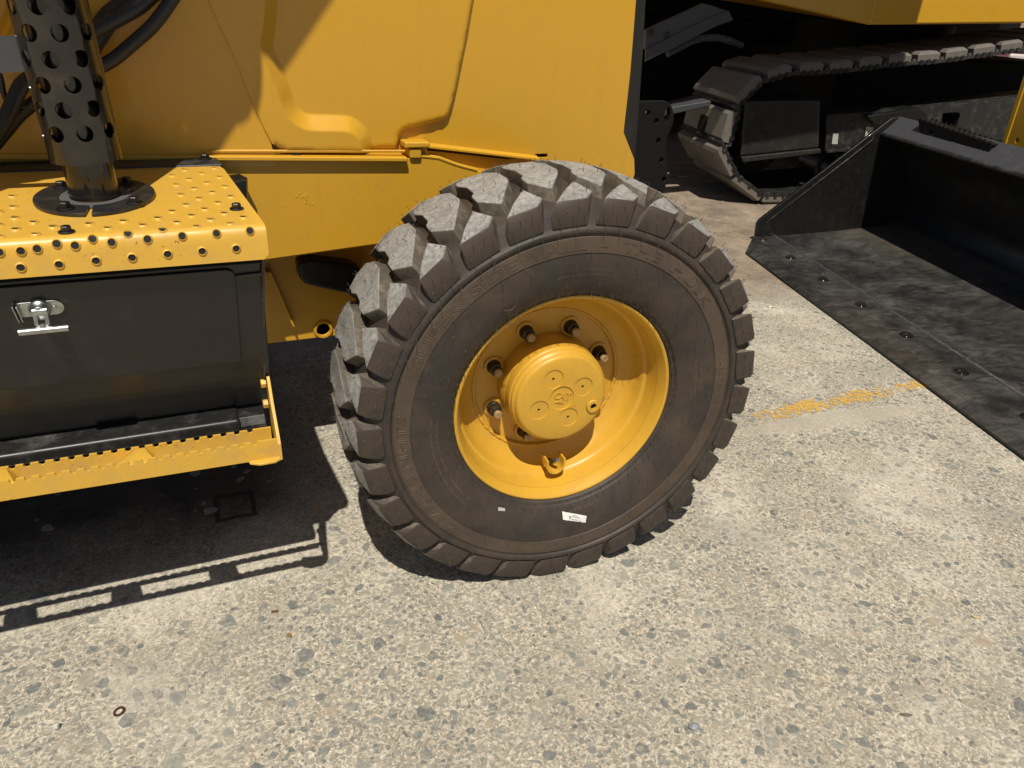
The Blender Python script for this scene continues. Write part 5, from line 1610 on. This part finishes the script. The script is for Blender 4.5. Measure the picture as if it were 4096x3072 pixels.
up = n.math('MULTIPLY', up, patch)
s1 = n.noise(n.map(pos, (2.4, 5.5, 3)), 2.4, 10, .78, 1.6)
c = n.mix(n.math('MULTIPLY', up, n.ramp(s1, [(.36, 0.0), (.66, .9)])), c, (.115, .111, .101))
s2 = n.noise(n.map(pos, (3, 42, 3)), 2.0, 6, .7, .5)
c = n.mix(n.math('MULTIPLY', up, n.ramp(s2, [(.60, 0.0), (.70, .25)])), c, (.20, .19, .17))
c = n.mix(n.math('MULTIPLY', up, n.ramp(n.noise(pos, 90, 5, .8), [(.60, 0.0), (.70, .35)])), c, (.18, .17, .15))
sx0 = n.n('ShaderNodeSeparateXYZ'); n.l(pos, sx0.inputs[0])
deep = n.ramp(n.math('ADD', sx0.outputs[0], n.math('ADD', n.math('MULTIPLY', n.noise(pos, 4, 4), .5), n.math('MULTIPLY', sx0.outputs[1], .35))), [(.70, 0.0), (.98, .75)])
c = n.mix(n.math('MULTIPLY', deep, n.ramp(sepn.outputs[2], [(.75, 0.0), (.93, 1.0)])), c, (.085, .067, .048))
r = n.math('ADD', n.math('MULTIPLY', n.noise(pos, 22, 6, .7), .30), .16)
M['bucket_black'] = n.set(c, r, 0, n.bump(n.noise(pos, 60, 5), .15, .002), .5)
mb.obj('bucket_shell', M['bucket_black'], bkt, smooth=40, recalc=False)
# lip plate on top, facing up and forward
lipf, lipb = (.655, .650), (.742, .742)
mb = MB(); mb.hull([(s, -w, z + dz) for w in (-.155, WB) for (s, z) in (lipf, lipb) for dz in (0, -.022)])
mb.obj('top_lip', M['charcoal'], bkt, bevel=.004)
mb = MB(); mb.tube([(.653, .15, .6405), (.653, -WB, .6405)], .011, 10); mb.obj('lip_bar', M['black_dusty'], bkt)
# cutting edge with bolts, wear line and weld
tp = G['bk_tip']
ce = [(0.118, .158), (0.0, .158), (-.012, .140), (tp[0], -tp[1]), (tp[0], -WB - .1), (.118, -WB - .1)]
def cez(s): return .010 if s < -.16 else .024
mb = MB(); mb.hull([(s, y, .004) for s, y in ce] + [(s + (.045 if s < -.1 else 0), y - (.03 if (s < -.1 and y > -1) else 0), .026) for s, y in ce] + [(s, y, .012) for s, y in ce])
edge_o = mb.obj('cutting_edge', M['bucket_black'], bkt, bevel=.0015)
for k in range(8):
    w = -.087 + .354 * k
    if w > WB: break
    mb = MB(); mb.lathe([(0, .030), (.002, .029), (.003, .021), (.010, .019), (.014, .012), (.0150, 0)], lambda a, r_, t: (.024 + r_ * cos(t), -w + r_ * sin(t), .0262 + a), 20)
    mb.obj('edge_bolt', M['black_gloss'], bkt, smooth=35)
mb = MB(); mb.tube([(.1215 + .002 * sin(k * 1.7), .146 - (WB + .1) * k / 90, .0285 + .0012 * sin(k * 2.9)) for k in range(91)], .0100, 8); mb.obj('edge_weld', M['weld'], bkt)
mb = MB(); mb.tube([(-.118, -.03, .0262), (-.118, -WB, .0262)], .0012, 6); mb.obj('wear_line', M['weld'], bkt)
mb = MB(); mb.tube([(.12 + .72 * k / 40, .1475, .030 + (.108 - .030) * k / 40 + .0015 * sin(k * 2.3)) for k in range(41)], .006, 8); mb.obj('floor_weld', M['bucket_black'], bkt)
mb = MB(); mb.tube(smooth_path([(.66, .1565, .64), (.829, .1565, .5235), (.932, .1565, .296), (.944, .1565, .209), (.890, .1565, .134), (.845, .1565, .112)], 5), .0075, 8); mb.obj('back_weld', M['bucket_black'], bkt)
# anti-slip step welded on the lip
stp = [tuple(q) for q in G['bk_step']]
hl = []
for hq in G['bk_stepholes']:
    hl.append(round_poly([tuple(q) for q in hq], .02, 4))
mb = MB()
w0, w1 = stp[0][0], stp[1][0]
stp_o = [(w0, .752), (w1, .722), (w1 - .008, .652), (w1 - .09, .638), (w0 + .34, .655), (w0 + .075, .682), (w0 + .035, .705)]
hols = [round_poly([(w0 + .105, .722), (w0 + .15, .715), (w0 + .175, .688), (w0 + .12, .690)], .02, 4), round_poly([(w0 + .30, .706), (w0 + .345, .702), (w0 + .365, .672), (w0 + .315, .674)], .02, 4), round_poly([(w0 + .46, .696), (w0 + .55, .690), (w0 + .548, .655), (w0 + .47, .660)], .025, 4)]
plate2d(mb, stp_o, lambda w, z, h: (.700 + h, -w, z), .006, holes=hols)
mb.hull([(s, -w, z) for w, zz in ((w0, .752), (w1, .722)) for s in (.694, .765) for z in (zz, zz + .008)])
for k in range(15):
    t = (k + .5) / 15
    for s in (.697, .762):
        mb.lathe([(0, .008), (.010, .007), (.013, 0)], lambda a, r_, q: (s + r_ * cos(q), -(w0 + (w1 - w0) * t) + r_ * sin(q), .759 - .030 * t + a), 8)
mb.obj('bucket_step', M['black_clean'], bkt, smooth=30)
mb = MB(); pts_ = [(-.062, 0), (-.052, .055), (-.035, .01), (-.02, .055)]
for l in ([(.55, .40), (.585, .47), (.60, .43), (.58, .41)], [(.63, .405), (.66, .47)], [(.66, .47), (.67, .42), (.71, .475)], [(.71, .475), (.74, .41), (.55, .395)]):
    mb.tube([(s, .1572, z) for s, z in l], .0022, 5)
mb.obj('chalk_scribble', M['grey_steel'], bkt)

# ---------------------------------------------------------------- compact loader arm beyond the bucket
h2, d2 = Vector(BK['h']), Vector(BK['d'])
cl_ = empty('compact_loader', (Vector(BK['A']) + h2 * 1.35 + d2 * .6) * 1.0, atan2(BK['h'][1], BK['h'][0]))
cl_.location.z = 0
tag(cl_, 'yellow compact loader arm with dark tyre just behind the black bucket', 'loader')
ar = [(w - .6, z) for w, z in G['arm']]
ar = ar[:4] + [(ar[3][0] + .03, .42), (ar[3][0] + .55, .42), (ar[3][0] + .75, 1.35), (ar[0][0] + .25, 1.45), (ar[0][0] + .02, 1.1)]
mb = MB(); plate2d(mb, ar, lambda w, z, h: (-.20 + h, -w, z), .03, holes=[circle(ar[3][0] + .09, .70, .012, 14), circle(ar[3][0] + .11, .645, .010, 14)])
mb.obj('loader_arm', M['yellow'], cl_, bevel=.003)
mb = MB(); mb.prism([(ar[3][0] - .0, .42), (ar[3][0] + .03, .42), (ar[0][0] + .03, 1.1), (ar[0][0], 1.1)], lambda w, z: (-.235, -w, z), lambda w, z: (-.2005, -w, z)); mb.obj('arm_flange', M['yellow'], cl_, bevel=.003)
mb = MB(); mb.box((-.1, -1.6, .3), (2.0, -.1, 1.5)); mb.obj('loader_body', M['black'], cl_, bevel=.05)
mb = MB()
wc = Vector((.32, .10, .42))
tp_ = [(-.15, .20), (-.16, .26), (-.165, .34), (-.15, .40), (-.11, .42), (.11, .42), (.15, .40), (.165, .34), (.16, .26), (.15, .20)]
mb.lathe(tp_, lambda a, r_, t: (wc.x + r_ * cos(t), wc.y + a, wc.z + r_ * sin(t)), 48)
ty = mb.obj('tyre', M['rubber_lug'], cl_)
for k in range(18):
    t = 2 * pi * k / 18
    mb = MB(); mb.hull([(wc.x + r_ * cos(t + dt), wc.y + y, wc.z + r_ * sin(t + dt)) for r_, y, dt in ((.445, .0, -.06), (.445, .0, .06), (.445, .15, .12), (.445, .15, .02), (.41, .0, -.08), (.41, .0, .08), (.40, .16, .14), (.40, .16, .0))])
    mb.obj('tyre_lug', M['rubber_lug'], ty)
mb = MB(); mb.lathe([(.10, .0), (.10, .19), (.14, .20), (.15, .205)], lambda a, r_, t: (wc.x + r_ * cos(t), wc.y + a, wc.z + r_ * sin(t)), 32); mb.obj('rim', M['yellow'], cl_)

# ---------------------------------------------------------------- far side of the yard
bw = empty('boundary_wall', (8, 16, 0))
tag(bw, 'pale sandstone block wall at the back of the yard behind the machines', 'wall')
n = N('sandstone_block'); pos = n.co('World')
M['block'] = n.set(n.mix(n.ramp(n.noise(pos, 6, 6, .7), [(.35, 0.0), (.7, 1.0)]), (.36, .29, .20), (.46, .39, .29)), .85, 0, n.bump(n.noise(pos, 20, 5), .3, .01))
n = N('mortar'); M['mortar'] = n.set((.22, .18, .13), .9)
mb = MB(); mb.box((-14, .06, 0), (20, .4, 2.6)); mb.obj('wall_core', M['mortar'], bw)
bmesh_ = MB().box((.008, 0, .008), (.992, .1, .392)).mesh('block', M['block'], smooth=0)
for j in range(6):
    for i in range(34):
        o = link('block', bmesh_, bw)
        o.location = (-14 + i + (.5 if j % 2 else 0), random.uniform(-.006, .006), j * .4)
rm = empty('rear_machine', EXO + EXE * 2.6 + EXU * .2, atan2(EXU.y, EXU.x))
tag(rm, 'black machine chassis standing in deep shade behind the tracked excavator', 'machine')
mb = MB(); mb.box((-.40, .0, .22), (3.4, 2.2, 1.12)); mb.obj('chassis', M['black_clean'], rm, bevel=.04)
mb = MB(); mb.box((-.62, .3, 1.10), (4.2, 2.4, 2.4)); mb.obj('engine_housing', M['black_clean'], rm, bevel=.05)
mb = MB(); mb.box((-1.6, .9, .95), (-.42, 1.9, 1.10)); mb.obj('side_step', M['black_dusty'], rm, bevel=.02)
shm = MB().hull([(x, y, z) for x in (.01, .19) for y in (.0, .6) for z in (0, .03)] + [(x, y, -.02) for x in (0, .2) for y in (0, .6)]).mesh('track_shoe', M['pad_rubber'])
for k in range(7):
    o = link('track_shoe', shm, rm); o.location = (-1.75 + .215 * k, .8, 1.13)
ct = empty('parked_car', (11.2, 8.6, 0), radians(-12))
tag(ct, 'maroon parked car with a pale bumper glimpsed under the excavator body', 'car')
n = N('maroon_car_paint'); M['maroon'] = n.set((.16, .07, .075), .35)
n = N('white_car_plastic'); M['carwhite'] = n.set((.55, .50, .49), .4)
body = [(-2.1, .35), (-2.15, .75), (-1.9, .98), (-1.1, 1.05), (-.6, 1.48), (.8, 1.5), (1.5, 1.05), (2.1, .92), (2.2, .6), (2.15, .35)]
mb = MB(); mb.prism(body, lambda s, z: (s, 0, z), lambda s, z: (s, 1.7, z)); mb.obj('car_body', M['maroon'], ct, bevel=.06, seg=3)
mb = MB(); mb.prism([(-.98, 1.06), (-.55, 1.42), (.72, 1.43), (1.3, 1.07)], lambda s, z: (s, -.012, z), lambda s, z: (s, -.004, z)); mb.obj('car_window', M['hole_dark'], ct)
for s in (-1.35, 1.35):
    mb = MB(); mb.lathe([(-.1, .0), (-.1, .2), (-.1, .31), (.1, .33), (.1, .0)], lambda a, r_, t: (s + r_ * cos(t), .05 + a, .33 + r_ * sin(t)), 28); mb.obj('wheel', M['rubber'], ct)
for s0, s1 in ((-2.25, -1.75), (1.75, 2.28)):
    mb = MB(); mb.box((s0, -.05, .45), (s1, 1.75, .78)); mb.obj('bumper', M['carwhite'], ct, bevel=.05, seg=3)
    mb = MB(); mb.box((s0 + .05, -.06, .82), (s1 - .05, .1, .98)); mb.obj('lamp_unit', M['carwhite'], ct, bevel=.02)

# ---------------------------------------------------------------- bits lying on the slab
gd = G['gnd']
def rock(name, xy, sx, sy, sz_, mat, label, cat, seed, group=None):
    r_ = random.Random(seed); bm = bmesh.new()
    bmesh.ops.create_icosphere(bm, subdivisions=3, radius=1)
    cuts = [Vector((r_.uniform(-1, 1), r_.uniform(-1, 1), r_.uniform(-.4, 1))).normalized() for _ in range(9)]
    for v in bm.verts:
        for cn in cuts:
            dd_ = v.co.dot(cn) - .72
            if dd_ > 0: v.co -= cn * dd_ * .92
        v.co *= 1 + .10 * noise.noise(v.co * 2.2 + Vector((seed, 0, 0)))
        v.co.x *= sx; v.co.y *= sy; v.co.z = (v.co.z + .75) * sz_
    me = bpy.data.meshes.new(name); bm.to_mesh(me); bm.free(); me.materials.append(mat)
    for p_ in me.polygons: p_.use_smooth = True
    me.set_sharp_from_angle(angle=radians(22))
    o = link(name, me); o.location = (xy[0], xy[1], gz(*xy) + .001); o.rotation_euler = (0, 0, r_.uniform(0, 6))
    return tag(o, label, cat, group)
def stone_mat(name, a, b):
    n = N(name); co = n.co(); return n.set(n.mix(n.ramp(n.noise(co, 90, 6, .75), [(.35, 0.0), (.7, 1.0)]), a, b), .65, 0, n.bump(n.noise(co, 150, 5), .5, .002))
rock('pebble', gd['stone'], .0125, .009, .006, stone_mat('blue_grey_chip', (.16, .18, .20), (.33, .35, .37)), 'blue-grey stone chip lying loose on the slab below the front wheel', 'stone', 3, 'loose stones on the slab')
rock('pebble', gd['pebble'], .0075, .0075, .0075, stone_mat('white_pebble', (.40, .40, .37), (.62, .61, .57)), 'small pale pebble lying near the rusty washer', 'stone', 8, 'loose stones on the slab')
rock('pebble', (gd['nut'][0] + .0, gd['nut'][1]), .0065, .0050, .004, stone_mat('rusty_chip', (.16, .07, .03), (.40, .24, .08)), 'tiny rust-brown chip lying on the slab left of the tyre shadow', 'stone', 5, 'loose stones on the slab')
wx, wy = gd['washer']
mb = MB(); mb.lathe([(0, .0064), (0, .0106), (.0016, .0104), (.0018, .0067)], lambda a, r_, t: (wx + r_ * cos(t), wy + r_ * sin(t), gz(wx, wy) + .0022 + a + .0018 * cos(t)), 32, close=True)
tag(mb.obj('washer', M['rust'], smooth=40), 'rusty flat washer lying on the concrete at the lower left', 'washer')
sx_, sy_ = gd['bolt']
mb = MB(); mb.tube([(sx_ - .008, sy_, gz(sx_, sy_) + .0035), (sx_ + .007, sy_ - .002, gz(sx_, sy_) + .0032)], .0026, 8)
tag(mb.obj('metal_pin', M['rust']), 'short reddish metal pin lying just below the step shadow', 'pin')
def flake(name, xy, L_, w, h, ang, mat, label, cat, curl=.3):
    mb = MB(); c_, s_ = cos(ang), sin(ang); n_ = 8
    top_, bot_ = [], []
    for i in range(n_ + 1):
        t = i / n_ * 2 - 1; hw = w * (1 - abs(t) ** 2.2) * .5 + w * .06
        for sgn in (-1, 1):
            x, y = t * L_ / 2, sgn * hw
            z = gz(*xy) + .0015 + curl * h * t * t + h * .3
            top_.append((xy[0] + c_*x - s_*y, xy[1] + s_*x + c_*y, z + h)); bot_.append((xy[0] + c_*x - s_*y, xy[1] + s_*x + c_*y, z))
    m_ = len(top_)
    fs = [(2*i, 2*i+1, 2*i+3, 2*i+2) for i in range(n_)]
    mb.add(top_ + bot_, fs + [tuple(m_ + k for k in f[::-1]) for f in fs] + [(2*i, 2*i+2, m_+2*i+2, m_+2*i) for i in range(n_)] + [(2*i+1, m_+2*i+1, m_+2*i+3, 2*i+3) for i in range(n_)])
    return tag(mb.obj(name, mat, smooth=30), label, cat)
flake('pale_flake', gd['chip'], .024, .013, .002, .5, M['paper'], 'small pale flake lying on the slab between tyre and bucket', 'litter')
flake('wood_splinter', gd['stick'], .085, .010, .006, -.5, stone_mat('pale_wood', (.42, .36, .29), (.58, .52, .44)), 'pale splinter of wood lying on the ground before the crawler track', 'splinter', 0)
flake('dry_leaf', gd['leaf'], .022, .008, .001, -.7, stone_mat('dry_leaf_brown', (.45, .34, .15), (.60, .50, .28)), 'tiny dry yellowish leaf on the concrete at far right', 'leaf', 2.5)
flake('twig', gd['twig'], .024, .005, .003, -.5, stone_mat('dark_twig', (.12, .11, .10), (.24, .20, .15)), 'short dark twig on the concrete near the lower right corner', 'twig', .5)
